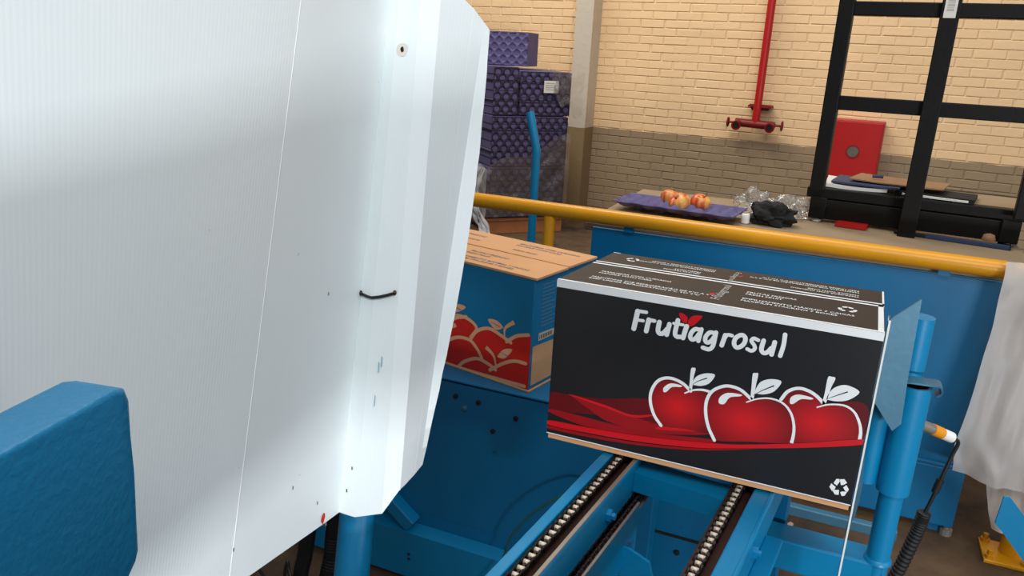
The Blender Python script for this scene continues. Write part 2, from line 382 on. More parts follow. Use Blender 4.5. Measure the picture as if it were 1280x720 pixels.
# ================================================================ fire main and hose cabinet on the wall
t = thing('fire_pipe', 'red vertical fire pipe ending in a valve tee on the cream brick wall', 'pipe', wp(-1.15, .8, .09))
MB().tube([wp(-1.15, 3.0, .09), wp(-1.15, .885, .09)], .029, 18).build('riser', 'red_paint', t, 40)
MB().tube([wp(-1.30, .885, .09), wp(-1.01, .877, .09)], .031, 18).build('manifold', 'red_dark', t, 40)
for s in (-1.275, -1.03):
    MB().lathe([(.030, -.03), (.030, .05), (.036, .05), (.036, .068), (.024, .068), (.022, .05)], wp(s, .876, .11), -WN+Vector((0, 0, -.15)), 18).build('outlet', 'red_dark', t, 40)
    MB().lathe([(.021, 0), (.021, .003)], wp(s, .866, .172), -WN+Vector((0, 0, -.15)), 16).build('outlet_bore', 'dark_hole', t)
for s, sg in ((-1.30, -1), (-1.01, 1)):
    w = MB(); w.tube([wp(s, .882, .09), wp(s+sg*.055, .882, .09)], .009, 10)
    w.build('valve_spindle', 'red_dark', t, 40)
    ring = [wp(s+sg*.055, .882+.032*math.cos(a*PI/10), .09+.032*math.sin(a*PI/10)) for a in range(20)]
    w = MB().tube(ring, .006, 8, closed=True)
    for a in range(3): w.tube([wp(s+sg*.055, .882-.03*math.cos(a*PI/3), .09-.03*math.sin(a*PI/3)), wp(s+sg*.055, .882+.03*math.cos(a*PI/3), .09+.03*math.sin(a*PI/3))], .004, 6)
    w.build('valve_wheel', 'red_dark', t, 40)
MB().prism([(-.085, .012), (.085, .012), (.06, -.03), (-.06, -.03)], wp(-1.135, 1.012, .012), WT, Vector((0, 0, 1)), .05).box(wp(-1.135, 1.012, .05), (.17, .10, .014), RW).build('wall_bracket', 'red_dark', t)

t = thing('hose_cabinet', 'red steel fire hose cabinet with a round window on the brick wall', 'cabinet', wp(-.43, .40, .03))
MB().box(wp(-.43, .69, .085), (.345, .15, .56), RW, .006).build('body', 'red_paint', t)
MB().box(wp(-.43, .69, .164), (.325, .012, .54), RW, .003).build('door', 'red_paint', t)
MB().lathe([(.045, 0), (.045, .006), (.038, .006), (.037, .002)], wp(-.435, .755, .17), -WN, 24).build('window_ring', 'red_dark', t, 40)
MB().lathe([(.039, 0), (.039, .004)], wp(-.435, .755, .170), -WN, 24).build('window_pane', 'grey_glass', t)

# ================================================================ stack of moulded trays on a pallet
SA = math.radians(45); sa = Vector((math.cos(SA), math.sin(SA), 0)); sb = Vector((-sa.y, sa.x, 0)); SC = Vector((-2.37, 5.2, 0)); RS = rz(SA)
def bumps(mb, o, ex, ey, w, h, pitch=.068, amp=.027, res=8):
    n = Vector(ex).cross(Vector(ey)).normalized(); o = Vector(o); ex = Vector(ex); ey = Vector(ey)
    def f(u, v):
        x, y = u*w, v*h; e = min(1, min(u, 1-u)*w/.012, min(v, 1-v)*h/.012)
        ry = pitch*.62; j0 = math.floor(y/ry); best = 9
        for j in (j0-1, j0, j0+1, j0+2):
            ox = (j % 2)*pitch/2; i0 = round((x-ox)/pitch)
            for i in (i0-1, i0, i0+1): best = min(best, (x-ox-i*pitch)**2+((y-j*ry)*1.05)**2)
        d = .35-1.5*math.exp(-best/(.30*pitch)**2)
        return o+ex*x+ey*y+n*(amp*d*e)
    return mb.grid(f, max(6, int(w/pitch*res)), max(6, int(h/pitch*res)))
t = thing('pallet', 'wooden pallet under the purple tray bundles, mostly hidden by wrap', 'pallet', SC+sa*.3+sb*.45)
for k in range(3): MB().box(SC+sa*.31+sb*(.06+k*.4)+Vector((0, 0, .05)), (.62, .09, .10), RS, .003).build('block', 'wood', t)
for k in range(6): MB().box(SC+sa*.31+sb*(.05+k*.16)+Vector((0, 0, .11)), (.66, .10, .02), RS, .002).build('board', 'wood', t)
def bundle(label, o, a, b, w, d, h, m='purple_shaded', straps=True):
    a = Vector(a); b = Vector(b); o = Vector(o); up = Vector((0, 0, 1)); R = Matrix((a, b, up)).transposed()
    t = thing('tray_bundle', label, 'tray stack', o+a*w/2+b*d/2, 0, 'bundles of purple moulded fruit trays')
    nl = max(3, int(h/.055)); core = MB(); g_ = .0015 if straps else -.002
    for k in range(nl): core.box(o+a*w/2+b*d/2+up*(h*(k+.5)/nl), (w-.02+(.006 if k % 2 and straps else 0), d-.004, h/nl-g_), R, .004 if straps else .0)
    core.build('tray_edges', 'purple_pulp', t)  # paler pulp colour stands in for light on the bundles' left sides
    bumps(MB(), o+up*.006-b*.004+a*.004, a, up, w-.008, h-.012).build('bumpy_face', m, t, 60)
    if straps:
        for k in (.3, .72): MB().box(o+a*w/2+b*d/2+up*h*k, (w-.002, d+.004, .006), R).build('strap', 'rubber', t)
    return t
z1, z2, z3, z4 = .122, .505, .875, 1.195
bundle('purple tray bundle at the bottom right of the pallet stack, behind brown film', SC+Vector((0, 0, z1)), sa, sb, .61, .42, z2-z1-.004)
bundle('purple tray bundle in the middle row of the pallet stack', SC+Vector((0, 0, z2)), sa, sb, .61, .42, z3-z2-.004)
bundle('narrow purple tray bundle in the top row, left of the labelled one', SC+Vector((0, 0, z3)), sa, sb, .20, .42, z4-z3+.02)
bundle('purple tray bundle carrying a white paper label', SC+sa*.206+Vector((0, 0, z3)), sa, sb, .41, .42, z4-z3-.004)
bundle('rear purple tray bundle at the bottom left, under whitish film', SC+sb*.43+Vector((0, 0, z1)), sa, sb, .58, .40, z2-z1-.004)
bundle('rear purple tray bundle in the middle row at the left edge', SC+sb*.43+Vector((0, 0, z2)), sa, sb, .58, .40, z3-z2-.004)
bundle('rear purple tray bundle in the top row beside the white board', SC+sb*.43+Vector((0, 0, z3)), sa, sb, .58, .40, z4-z3-.004)
ta = math.radians(8); ax = Vector((math.cos(ta), math.sin(ta), 0)); ay = Vector((-ax.y, ax.x, 0))
tb = bundle('loose purple tray bundle topmost on the stack, egg-crate side out', Vector((-2.58, 5.42, z4+.022)), ax, ay, .36, .34, .235, 'purple_pulp', False)
lb = MB().box(SC+sa*.44+Vector((0, 0, 1.085))-sb*.034, (.115, .004, .085), RS).build('paper_label', 'paper')
tag(lb, 'white printed paper label stuck on the purple tray bundle', 'label'); lb.location = lb.location
ik = Ink(SC+sa*.385+Vector((0, 0, 1.045))-sb*.0364, sa, (0, 0, 1))
for k in range(4): ik.stroke([(10, 20+k*15), (100-(k % 2)*18, 20+k*15)], 5, .0006, 0)
ik.build('print', 'print_grey', lb)
# stretch film round the lower part and the right top corner
def filmsheet(name, label, lo, hi, a0, a1, off=.03, amp=.012, m='stretch_film', seed=0.0):
    def f(u, v):
        a = a0+(a1-a0)*u; z = lo(u)+(hi(u)-lo(u))*v
        w = noise.noise(Vector((a*9+seed, z*9, seed)))*amp+noise.noise(Vector((a*28, z*22, seed+3)))*amp*.5
        return SC+sa*a-sb*(off+w)+Vector((0, 0, z))
    o = MB().grid(f, 40, 26).build(name, m, None, 80)
    return tag(o, label, 'plastic film')
filmsheet('stretch_film', 'brownish clear stretch film round the lower half of the tray stack', lambda u: .14, lambda u: .50+.24*u+.03*math.sin(u*9), -.03, .625)
filmsheet('stretch_film', 'torn flap of clear film at the top right corner of the tray stack', lambda u: .86+.17*(1-u)+.03*math.sin(u*14), lambda u: 1.19, .44, .70, .034, .02, 'stretch_film', 5.0)
def leftfilm(u, v):
    b = -.03+.9*u; z = .13+.36*v+.02*math.sin(u*11)*v
    return SC+sb*b-sa*(.03+.012*noise.noise(Vector((b*12, z*12, 2))))+Vector((0, 0, z))
tag(MB().grid(leftfilm, 40, 20).build('stretch_film', 'bunched_film', None, 80), 'whitish film on the left side of the tray stack, low down', 'plastic film')
rope = MB()
for k in range(5):
    dx = (k-2)*.012
    pts = cr([(-2.37+dx, 5.06, .52), (-2.415+dx*1.6, 5.04, .38), (-2.39+dx, 5.02, .24), (-2.33+dx*1.5, 5.02, .12), (-2.25+dx, 4.97, .04), (-2.16+dx*.6, 4.93, .016)], 8)
    pts = [p+Vector(noise.noise_vector(p*14+Vector((k, 0, 0))))*.012 for p in pts]
    pts = [Vector((p.x, p.y, max(.015, p.z))) for p in pts]
    rope.tube(pts, [.013+.006*math.sin(i*.7+k) for i in range(len(pts))], 7)
tag(rope.build('film_tail', 'bunched_film', None, 80), 'bunched white tail of film hanging to the floor before the tray stack', 'plastic film')

# ================================================================ bent blue pipe post behind the yellow rail
t = thing('blue_pipe_post', 'slim blue pipe post with a bent top before the purple trays', 'post', (-1.12, 2.9, 0))
pp = [(-1.123, 2.9, .012), (-1.121, 2.9, .945), (-1.122, 2.9, .96), (-1.126, 2.9, .975), (-1.158, 2.9, 1.102)]
MB().tube(pp+[Vector(pp[-1]), Vector(pp[-1])-Vector((-.02, 0, .08))], [.0165]*5+[.013, .013], 18).build('tube', 'blue_paint', t, 50)
MB().box((-1.123, 2.9, .006), (.12, .12, .012)).build('base_plate', 'blue_paint', t)

# ================================================================ packing bench with its yellow rail
t = thing('packing_bench', 'blue steel bench front with a yellow tube rail behind the cartons', 'bench', (-.13, 2.7, 0))
MB().box((-.135, 2.425, .41), (1.18, .012, .76), None, .003).build('front_panel', 'blue_plate', t)
MB().box((-.135, 2.412, .125), (1.20, .016, .19), None, .004).build('kick_plate', 'blue_plate', t)
MB().box((-.135, 2.416, .225), (1.19, .022, .014), None, .004).build('ledge', 'blue_plate', t)
MB().box((-.10, 2.83, .786), (1.32, .78, .028), None, .004).build('worktop', 'worktop', t)
for x in (-.70, .43):
    for y in (2.45, 3.18): MB().box((x, y, .386), (.05, .05, .77)).build('leg', 'blue_plate', t)
MB().lathe([(.018, 0), (.018, .02), (.01, .02), (.01, .035)], (.452, 2.42, 0), (0, 0, 1), 12).build('foot', 'galvanised', t)
ends = [(-1.172, 2.4), (-1.168, 2.4)]
MB().tube([(-1.176, 2.4, .833), (-1.170, 2.4, .833), (.44, 2.4, .829)], [.021, .0245, .0245], 24).build('rail', 'yellow_paint', t, 50)
MB().tube([(-.868, 2.4, .812), (-.868, 2.4, .0)], .019, 18).build('rail_post', 'yellow_paint', t, 50)
for x in (-.6, .3): MB().box((x, 2.412, .800), (.03, .02, .020)).build('rail_bracket', 'blue_plate', t)
t = thing('yellow_post', 'yellow post bolted to the floor behind the hanging plastic sheet', 'post', (.60, 2.37, 0))
MB().box((.60, 2.37, .006), (.12, .12, .012), None, .003).build('base_plate', 'yellow_paint', t)
MB().tube([(.615, 2.38, .012), (.615, 2.38, .80)], .03, 18).build('tube', 'yellow_paint', t, 50)
for dx, dy in ((-.045, -.045), (.045, -.045), (-.045, .045), (.045, .045)):
    MB().lathe([(.013, 0), (.013, .010), (.008, .010), (.008, .024)], (.60+dx, 2.37+dy, .012), (0, 0, 1), 6).build('bolt', 'yellow_paint', t)

# tray, apples, bags and small stuff on the bench
TZ = .802
ti = math.radians(-6); tx = Vector((math.cos(ti), math.sin(ti), 0)); ty = Vector((-tx.y, tx.x, 0)); TO = Vector((-.738, 2.68, TZ))
def trayf(u, v):
    x, y = u*.43, v*.20
    e = min(min(u, 1-u)*.43, min(v, 1-v)*.20); k = max(0, min(1, e/.02))
    d = .5+.5*math.cos(2*PI*x/.086+PI)*math.cos(2*PI*y/.10+PI)
    return TO+tx*x+ty*y+Vector((0, 0, .038-.032*(1-d)*k-.004*(1-k)))
tag(MB().grid(trayf, 60, 40).build('fruit_tray', 'purple_pulp', None, 60, .003), 'purple moulded fruit tray lying on the bench with apples on it', 'tray')
def apple(label, c, r, tilt):
    t = thing('apple', label, 'apple', (c[0], c[1], c[2]-r*.86), 0, 'apples on the purple tray')
    prof = [(.001, -.78), (.25, -.86), (.55, -.76), (.85, -.42), (1.0, .05), (.97, .40), (.76, .76), (.45, .90), (.18, .84), (.04, .66), (.001, .62)]
    p2 = cr([(a, b) for a, b in prof], 4); ax = (math.sin(tilt[0]), math.sin(tilt[1]), 1)
    MB().lathe([(max(.0005, p[0])*r, p[1]*r*.94) for p in p2], c, ax, 28).build('fruit', 'apple_skin', t, 60)
    A = Vector(ax).normalized(); c = Vector(c)
    MB().tube([c+A*r*.56, c+A*r*.8, c+A*r*1.02+Vector((.003, 0, 0))], .0016, 6).build('stem', 'stem_brown', t, 50)
apple('red apple at the left rear of the three apples on the tray', (-.563, 2.83, .838), .037, (.2, .3))
apple('orange-red apple in the middle, stem turned to the left front', (-.513, 2.765, .836), .039, (-.8, -.9))
apple('yellow-streaked apple at the right of the three on the tray', (-.450, 2.80, .838), .037, (.5, -.2))
def crumple(name, label, cat, c, s, m, seed, amp=.35, sub=4, top=1.0):
    bm = bmesh.new(); bmesh.ops.create_icosphere(bm, subdivisions=sub, radius=1.0)
    vs = []
    for v in bm.verts:
        p = v.co.copy(); q = p*1.6+Vector((seed, seed*.7, 0))
        d = 1+amp*(noise.noise(q)*1.1+.6*abs(noise.noise(q*2.3))+.35*abs(noise.noise(q*5)))-amp*.3
        p = p*d; p.z = max(p.z, -.55)
        vs.append(Vector((c[0]+p.x*s[0], c[1]+p.y*s[1], c[2]+(p.z+.55)*s[2])))
    bm.verts.index_update(); fs = [[v.index for v in f.verts] for f in bm.faces]; bm.free()
    return tag(MB().add(vs, fs).build(name, m, None, 25), label, cat)
crumple('plastic_bag', 'crumpled clear plastic bag next to the purple tray', 'bag', (-.285, 2.955, TZ), (.062, .055, .056), 'clear_bag', 1.3, .6)
crumple('plastic_bag', 'crumpled clear plastic bag next to the black rack', 'bag', (-.170, 2.96, TZ), (.075, .06, .050), 'clear_bag', 4.1, .6)
crumple('black_cloth', 'crumpled black cloth lying behind the yellow rail', 'cloth', (-.205, 2.78, TZ), (.072, .05, .048), 'cloth_black', 7.7, .5)
t = thing('bottle_cap', 'small white plastic cap standing by the black cloth', 'cap', (-.283, 2.745, TZ))
MB().lathe([(.014, 0), (.0145, .004), (.0145, .028), (.013, .030)], (-.283, 2.745, TZ), (0, 0, 1), 18).build('cap', 'white_plastic', t, 40)

# ================================================================ black steel rack on the bench
RA = math.radians(-4.4); ra = Vector((math.cos(RA), math.sin(RA), 0)); rb = Vector((-ra.y, ra.x, 0)); RO = Vector((.2, 2.85, 0)); RR = rz(RA)
def rp(a, z, d=0.0): return RO+ra*a+rb*d+Vector((0, 0, z))
t = thing('steel_rack', 'black welded square-tube rack standing on the bench', 'rack', rp(0, TZ))
MB().box(rp(-.277, 1.30, .03), (.047, .05, .76), RR, .003).build('post', 'black_steel', t)
MB().box(rp(.335, 1.28, .03), (.050, .05, .76), RR, .003).build('post', 'black_steel', t)
MB().box(rp(.022, 1.23, .028), (.054, .055, .86), RR, .003).build('post', 'black_steel', t)
MB().box(rp(.03, 1.512, .045), (.61, .04, .043), RR, .003).build('crossbar', 'black_steel', t)
MB().box(rp(.03, 1.214, .045), (.61, .04, .046), RR, .003).build('crossbar', 'black_steel', t)
MB().box(rp(.035, .901, .105), (.70, .05, .034), RR, .003).build('shelf_beam', 'black_steel', t)
MB().box(rp(.035, .911, .27), (.66, .28, .012), RR, .002).build('shelf_board', 'worktop', t)
MB().box(rp(.035, .901, .42), (.70, .04, .034), RR, .003).build('shelf_beam', 'black_steel', t)
MB().box(rp(.02, .846, .105), (.58, .05, .07), RR, .003).build('base_beam', 'black_steel', t)
for a, d in ((-.27, .10), (.315, .10), (-.27, .38), (.315, .38)):
    MB().box(rp(a, .85, d), (.055, .075, .075), RR, .003).build('end_block', 'black_steel', t)
    MB().lathe([(.016, 0), (.016, .006), (.009, .008), (.009, .014)], rp(a, TZ-.001, d-.01), (0, 0, 1), 12).build('foot', 'white_plastic', t, 40)
lab = MB().box(rp(.021, 1.535, -.0012), (.034, .0012, .095), RR, .0).build('price_tag', 'paper', t, label='white barcode sticker')
ik = Ink(rp(.009, 1.496, -.0020), ra, (0, 0, 1))
for k in range(13): ik.fill([(2, 12+k*4.6), (22, 12+k*4.6), (22, 12+k*4.6+(1.6 if k % 3 else 2.8)), (2, 12+k*4.6+(1.6 if k % 3 else 2.8))], .0003)
ik.build('barcode', 'print_grey', lab)
SZ = .918
def sheet(name, label, cat, a, d, z, w, l, h, ang, m, group=None, curl=0.0):
    R = RR @ rz(math.radians(ang)); c = rp(a, z, d)
    def top(u, v): return c+R @ Vector(((u-.5)*w, (v-.5)*l, h+curl*(u-.5)**2*4+curl*.3*math.sin(v*5)))
    def bot(u, v): return c+R @ Vector(((u-.5)*w, (v-.5)*l, 0+curl*(u-.5)**2*4+curl*.3*math.sin(v*5)))
    mb = MB().grid(top, 8, 4).grid(bot, 8, 4); n = 45
    ring = [i for i in range(9)]+[9*j+8 for j in range(1, 5)]+[36+i for i in range(7, -1, -1)]+[9*j for j in range(3, 0, -1)]
    for i in range(len(ring)): j = (i+1) % len(ring); mb.f.append((ring[i], ring[j], ring[j]+n, ring[i]+n))
    return tag(mb.build(name, m, None), label, cat, group)
sheet('paper_pile', 'loose pile of white sheets at the left end of the rack shelf', 'papers', -.17, .24, SZ, .20, .24, .012, 4, 'paper', None, .004)
sheet('document_folder', 'dark blue folder lying on the white sheets on the rack shelf', 'folder', -.13, .22, SZ+.017, .22, .20, .006, -3, 'paper_blue', None, .002)
sheet('brown_envelope', 'brown paper envelope lying across the papers on the rack shelf', 'envelope', -.03, .25, SZ+.028, .30, .20, .004, -7, 'brown_paper', None, .003)
sheet('clipboard', 'black clipboard folder with pale sheets right of the middle rack post', 'clipboard', .09, .20, SZ, .24, .16, .014, -6, 'cloth_black')
sheet('paper_sheets', 'pale blue-white sheets showing at the clipboard folder edge', 'papers', .085, .112, SZ+.004, .20, .012, .006, -6, 'paper')
t = thing('pen_cap', 'small blue pen cap on the brown envelope', 'pen', rp(-.10, SZ+.036, .22))
MB().tube([rp(-.12, SZ+.045, .215), rp(-.085, SZ+.045, .22)], .006, 10).build('cap', 'paper_blue', t, 40)
sheet('red_booklet', 'red booklet lying on the bench under the rack', 'booklet', -.15, .055, TZ, .10, .07, .012, -4, 'red_paint')
sheet('black_folder', 'black folder lying on the bench under the middle rack post', 'folder', .16, .10, TZ, .34, .15, .006, -5, 'cloth_black')
sheet('brown_card', 'brown card lying on the black folder under the rack', 'card', .16, .115, TZ+.007, .26, .11, .004, -3, 'brown_paper')
sheet('document_folder', 'blue-grey folder under the rack beside the black folder', 'folder', .20, .035, TZ, .24, .03, .010, -5, 'paper_blue')
t = thing('wooden_knob', 'round brown wooden knob on the bench near the rack end', 'knob', rp(.262, TZ, .075))
MB().lathe([(.008, 0), (.017, .004), (.021, .016), (.016, .030), (.004, .034)], rp(.262, TZ, .075), (0, 0, 1), 16).build('knob', 'brown_paper', t, 60)

# outlines of the flat print on the cartons, in millimetres on each face
LETTER = [(8.0, [(141.2, 252.0), (139.5, 236.9), (137.7, 221.7)]), (5.6, [(142.0, 252.6), (155.3, 252.7)]), (5.2, [(140.3, 237.3), (151.7, 237.7)]), (7.5, [(160.6, 241.2), (158.3, 221.3)]), (6.0, [(159.8, 232.9), (163.1, 240.3), (169.8, 240.8)]), (7.4, [(177.9, 240.2), (177.1, 226.3), (180.3, 221.5), (186.0, 223.0), (191.4, 230.8)]), (7.3, [(194.2, 239.7), (191.7, 221.5)]), (7.1, [(206.8, 248.6), (204.6, 227.3), (207.6, 221.6), (212.7, 221.8)]), (4.7, [(200.7, 242.4), (215.6, 242.6)]), (7.4, [(221.4, 241.3), (217.8, 221.0)]), (6.7, [(243.2, 239.2), (235.5, 239.2), (230.2, 232.8), (228.9, 225.0), (232.4, 221.0), (237.6, 224.3), (242.2, 232.8)]), (6.6, [(244.8, 240.7), (242.2, 220.6)]), (6.6, [(265.5, 238.0), (258.3, 238.0), (253.3, 231.5), (252.5, 224.0), (255.9, 220.7), (261.3, 223.9), (265.5, 231.6)]), (6.6, [(267.4, 239.7), (265.5, 217.8), (260.0, 210.2), (250.4, 211.1)]), (6.9, [(281.8, 237.9), (278.5, 220.4)]), (5.5, [(280.6, 230.8), (284.8, 238.9), (291.9, 239.2)]), (6.7, [(303.9, 242.2), (297.7, 236.0), (296.5, 227.3), (300.2, 221.7), (305.6, 223.0), (311.0, 229.5), (312.3, 237.9), (308.9, 242.4), (303.9, 242.2)]), (5.7, [(331.0, 239.3), (324.4, 240.9), (321.4, 236.1), (326.0, 230.7), (328.0, 225.2), (323.9, 220.3), (317.1, 222.1)]), (6.7, [(339.0, 240.2), (337.6, 226.4), (341.3, 220.6), (346.7, 222.6), (351.7, 230.4)]), (6.7, [(355.2, 240.7), (353.3, 220.3)]), (6.3, [(368.1, 255.4), (368.3, 238.6), (365.9, 220.7)])]
LEAFRED = [[(207.6, 261.3), (215.8, 260.1), (221.6, 254.9), (220.7, 247.0), (215.0, 247.3), (210.0, 253.3)], [(243.7, 262.2), (231.2, 261.0), (224.2, 254.5), (223.4, 244.3), (230.2, 243.5), (238.2, 252.5)]]
APPLES = [{'fill': [(199.3, 62.9), (186.6, 78.0), (178.1, 98.2), (176.9, 118.0), (184.1, 137.4), (195.9, 147.1), (210.3, 149.0), (227.0, 144.1), (239.3, 134.0), (259.5, 140.4), (273.6, 139.8), (270.8, 108.0), (280.3, 70.8), (237.7, 66.2)], 'o1': [(199.3, 62.9), (186.6, 78.0), (178.1, 98.2), (176.9, 118.0), (184.1, 137.4), (195.9, 147.1), (210.3, 149.0), (227.0, 144.1), (240.0, 134.1)], 'o2': [(230.6, 128.1), (244.0, 136.6), (259.5, 140.4), (273.7, 139.0)], 'stem': [(237.8, 134.8), (236.6, 154.7), (236.4, 171.6), (239.6, 174.6), (243.6, 173.2), (242.1, 159.0), (241.6, 135.7)], 'leaf': [(241.5, 145.7), (242.7, 154.1), (248.7, 163.1), (261.3, 169.6), (274.5, 169.4), (267.4, 153.8), (255.3, 146.5), (244.7, 145.7)], 'slit': [(241.6, 145.4), (249.8, 153.7), (262.9, 161.6)], 'hi': [(197.0, 123.3), (196.9, 131.2), (207.6, 140.6), (224.6, 140.4), (223.1, 137.4), (210.0, 134.5), (202.0, 124.4)]}, {'fill': [(379.3, 147.9), (384.7, 166.6), (398.0, 175.2), (412.5, 174.7), (426.1, 168.6), (437.3, 157.6), (445.1, 158.3), (466.4, 161.5), (481.5, 154.1), (491.8, 138.3), (495.6, 124.6), (496.6, 109.3), (405.1, 82.9), (403.9, 113.1), (394.4, 133.4)], 'o1': [(377.2, 151.1), (384.8, 165.9), (398.1, 174.4), (412.6, 174.0), (426.3, 167.9), (438.2, 157.8)], 'o2': [(429.0, 149.8), (445.1, 158.3), (466.4, 161.5), (481.5, 154.1), (491.2, 138.2), (495.0, 124.4), (495.6, 111.7)], 'stem': [(435.8, 157.3), (436.6, 176.5), (437.2, 200.5), (441.8, 202.9), (447.7, 201.3), (444.0, 185.4), (440.4, 158.3)], 'leaf': [(440.6, 167.2), (442.8, 177.1), (449.8, 187.8), (464.2, 194.2), (483.0, 187.6), (472.3, 173.0), (457.9, 166.4), (442.4, 165.4)], 'slit': [(439.6, 165.5), (452.0, 174.1), (467.4, 184.1)], 'hi': [(390.6, 148.3), (390.9, 158.0), (401.2, 164.8), (420.9, 163.7), (419.4, 160.5), (405.4, 158.0), (395.6, 147.9)]}, {'fill': [(287.1, 58.6), (275.9, 77.7), (268.6, 99.6), (266.9, 122.7), (273.4, 141.6), (287.6, 153.2), (301.0, 156.6), (316.8, 153.3), (332.9, 141.7), (343.2, 144.9), (362.6, 149.3), (381.3, 145.3), (394.7, 131.6), (402.4, 112.7), (403.2, 95.8), (402.5, 83.0), (343.1, 70.1)], 'o1': [(287.1, 58.6), (275.9, 77.7), (268.6, 99.6), (266.9, 122.7), (273.4, 141.3), (287.7, 152.9), (301.0, 156.2), (316.8, 153.3), (334.6, 141.4)], 'o2': [(327.0, 134.7), (343.3, 144.5), (362.6, 149.3), (381.3, 145.3), (394.7, 131.6), (401.7, 112.6), (403.2, 95.8), (402.5, 83.0)], 'stem': [(332.8, 142.5), (331.5, 164.1), (330.6, 183.4), (334.3, 186.0), (338.7, 185.1), (337.7, 165.5), (337.3, 143.5)], 'leaf': [(337.5, 152.6), (338.9, 162.0), (344.3, 173.7), (358.1, 181.1), (373.7, 180.1), (365.7, 162.4), (352.0, 154.0), (340.5, 152.6)], 'slit': [(336.0, 148.5), (347.9, 159.5), (364.1, 171.3)], 'hi': [(286.4, 124.1), (286.5, 134.2), (297.4, 144.3), (318.4, 146.0), (316.5, 142.6), (301.7, 137.3), (294.7, 124.5)]}]
RIBBON = [('dark', [(3.3, 77.7), (42.6, 81.6), (99.5, 88.3), (182.4, 103.9), (199.6, 59.9), (154.6, 60.8), (82.2, 54.6), (6.8, 46.8)]), ('dark', [(458.2, 161.9), (497.0, 167.2), (501.6, 108.7), (426.6, 86.9), (464.6, 122.1)]), ('mid', [(40.4, 82.6), (100.6, 75.9), (147.4, 68.1), (211.9, 63.6), (278.2, 75.9), (279.3, 66.8), (213.3, 50.2), (156.2, 44.3), (106.3, 49.0), (74.8, 62.8)]), ('mid', [(4.6, 47.0), (62.4, 47.0), (129.9, 44.9), (194.6, 46.9), (280.3, 58.2), (281.2, 50.9), (214.6, 38.0), (131.2, 31.0), (63.8, 30.1), (4.4, 40.4)]), ('bright', [(42.5, 82.3), (100.5, 77.3), (147.2, 70.1), (181.8, 78.4), (182.1, 75.7), (149.0, 65.7), (100.9, 72.5), (42.7, 80.2)]), ('bright', [(199.6, 60.6), (278.4, 74.0), (278.8, 70.7), (200.1, 55.2)]), ('bright', [(3.9, 25.7), (77.5, 29.1), (163.6, 35.6), (257.1, 48.2), (327.7, 61.5), (415.6, 86.7), (499.1, 114.4), (500.0, 105.8), (427.4, 82.0), (328.5, 55.0), (258.3, 38.2), (164.6, 25.3), (78.3, 19.2), (3.8, 16.8)]), ('mid', [(4.0, 14.7), (78.6, 16.4), (164.9, 22.5), (258.5, 36.2), (351.4, 58.9), (258.9, 32.8), (165.4, 17.7), (79.0, 10.7), (4.4, 8.9)])]
RECYCLE = [[(471.7, 31.9), (474.3, 39.7), (478.5, 40.9), (479.9, 36.6), (476.8, 28.9)], [(479.3, 40.5), (485.6, 42.5), (490.2, 37.1), (485.7, 32.4), (482.3, 31.1)], [(486.0, 28.2), (489.8, 33.6), (494.4, 27.0), (493.2, 22.8), (490.3, 22.3)], [(483.3, 18.7), (485.2, 21.1), (492.6, 22.3), (490.2, 15.0), (486.2, 13.3)], [(471.6, 19.7), (481.1, 22.7), (481.8, 14.1), (476.2, 13.2)], [(466.8, 23.8), (468.6, 30.5), (475.7, 25.9), (474.6, 21.4), (471.6, 17.8)]]
B2FILL = [(-385.1, 134.9), (-325.1, 148.6), (-287.5, 147.4), (-266.5, 135.8), (-241.9, 127.3), (-210.2, 137.5), (-178.7, 134.2), (-154.8, 118.9), (-109.7, 127.7), (-75.5, 113.7), (-57.2, 112.2), (-36.6, 128.8), (-8.9, 138.5), (-14.7, 12.6), (-308.6, -15.7), (-383.0, -21.1)]
B2LINE = [[(-316.7, 147.2), (-287.5, 147.4), (-266.6, 137.1), (-249.8, 123.4)], [(-262.0, 120.4), (-226.0, 133.7), (-186.5, 135.5), (-156.3, 118.5), (-172.9, 90.4)], [(-332.2, 79.7), (-296.6, 81.9), (-264.3, 63.3), (-243.5, 55.3)], [(-251.8, 57.8), (-216.0, 79.2), (-176.4, 82.9), (-152.3, 66.5), (-137.5, 47.7)], [(-173.4, 85.7), (-154.4, 111.3), (-120.8, 126.2), (-86.9, 119.0), (-55.5, 107.7)], [(-67.8, 106.9), (-40.1, 127.9), (-8.2, 138.6)], [(-208.9, -1.0), (-189.8, 23.2), (-151.2, 41.9), (-116.3, 37.3), (-95.4, 28.9)], [(-111.8, 23.5), (-75.6, 50.1), (-43.4, 65.5), (-11.2, 68.2)], [(-308.6, -14.3), (-180.7, -2.4), (-11.1, 11.8)], [(-401.6, 34.5), (-366.6, 64.3), (-323.5, 75.1)], [(-429.1, 90.4), (-393.8, 126.1), (-350.6, 142.8), (-312.4, 144.9)]]
B2STEM = [[(-243.6, 131.4), (-242.8, 154.5), (-261.1, 169.8)], [(-254.5, 64.5), (-244.7, 91.7), (-219.5, 110.5)], [(-73.4, 115.5), (-73.3, 138.2), (-49.2, 159.1)], [(-93.3, 33.4), (-102.4, 61.9), (-126.0, 78.1)]]
B2LEAF = [[(-238.5, 147.7), (-226.9, 159.4), (-209.7, 165.4), (-190.7, 161.5), (-214.4, 144.3), (-232.7, 142.5)], [(-294.7, 107.8), (-272.3, 108.0), (-258.6, 91.5), (-281.7, 89.7)], [(-123.5, 148.3), (-99.8, 151.6), (-79.2, 139.2), (-97.8, 128.2), (-112.3, 134.7)], [(-91.3, 65.0), (-74.0, 86.3), (-50.1, 91.5), (-69.1, 66.0), (-83.7, 61.9)]]

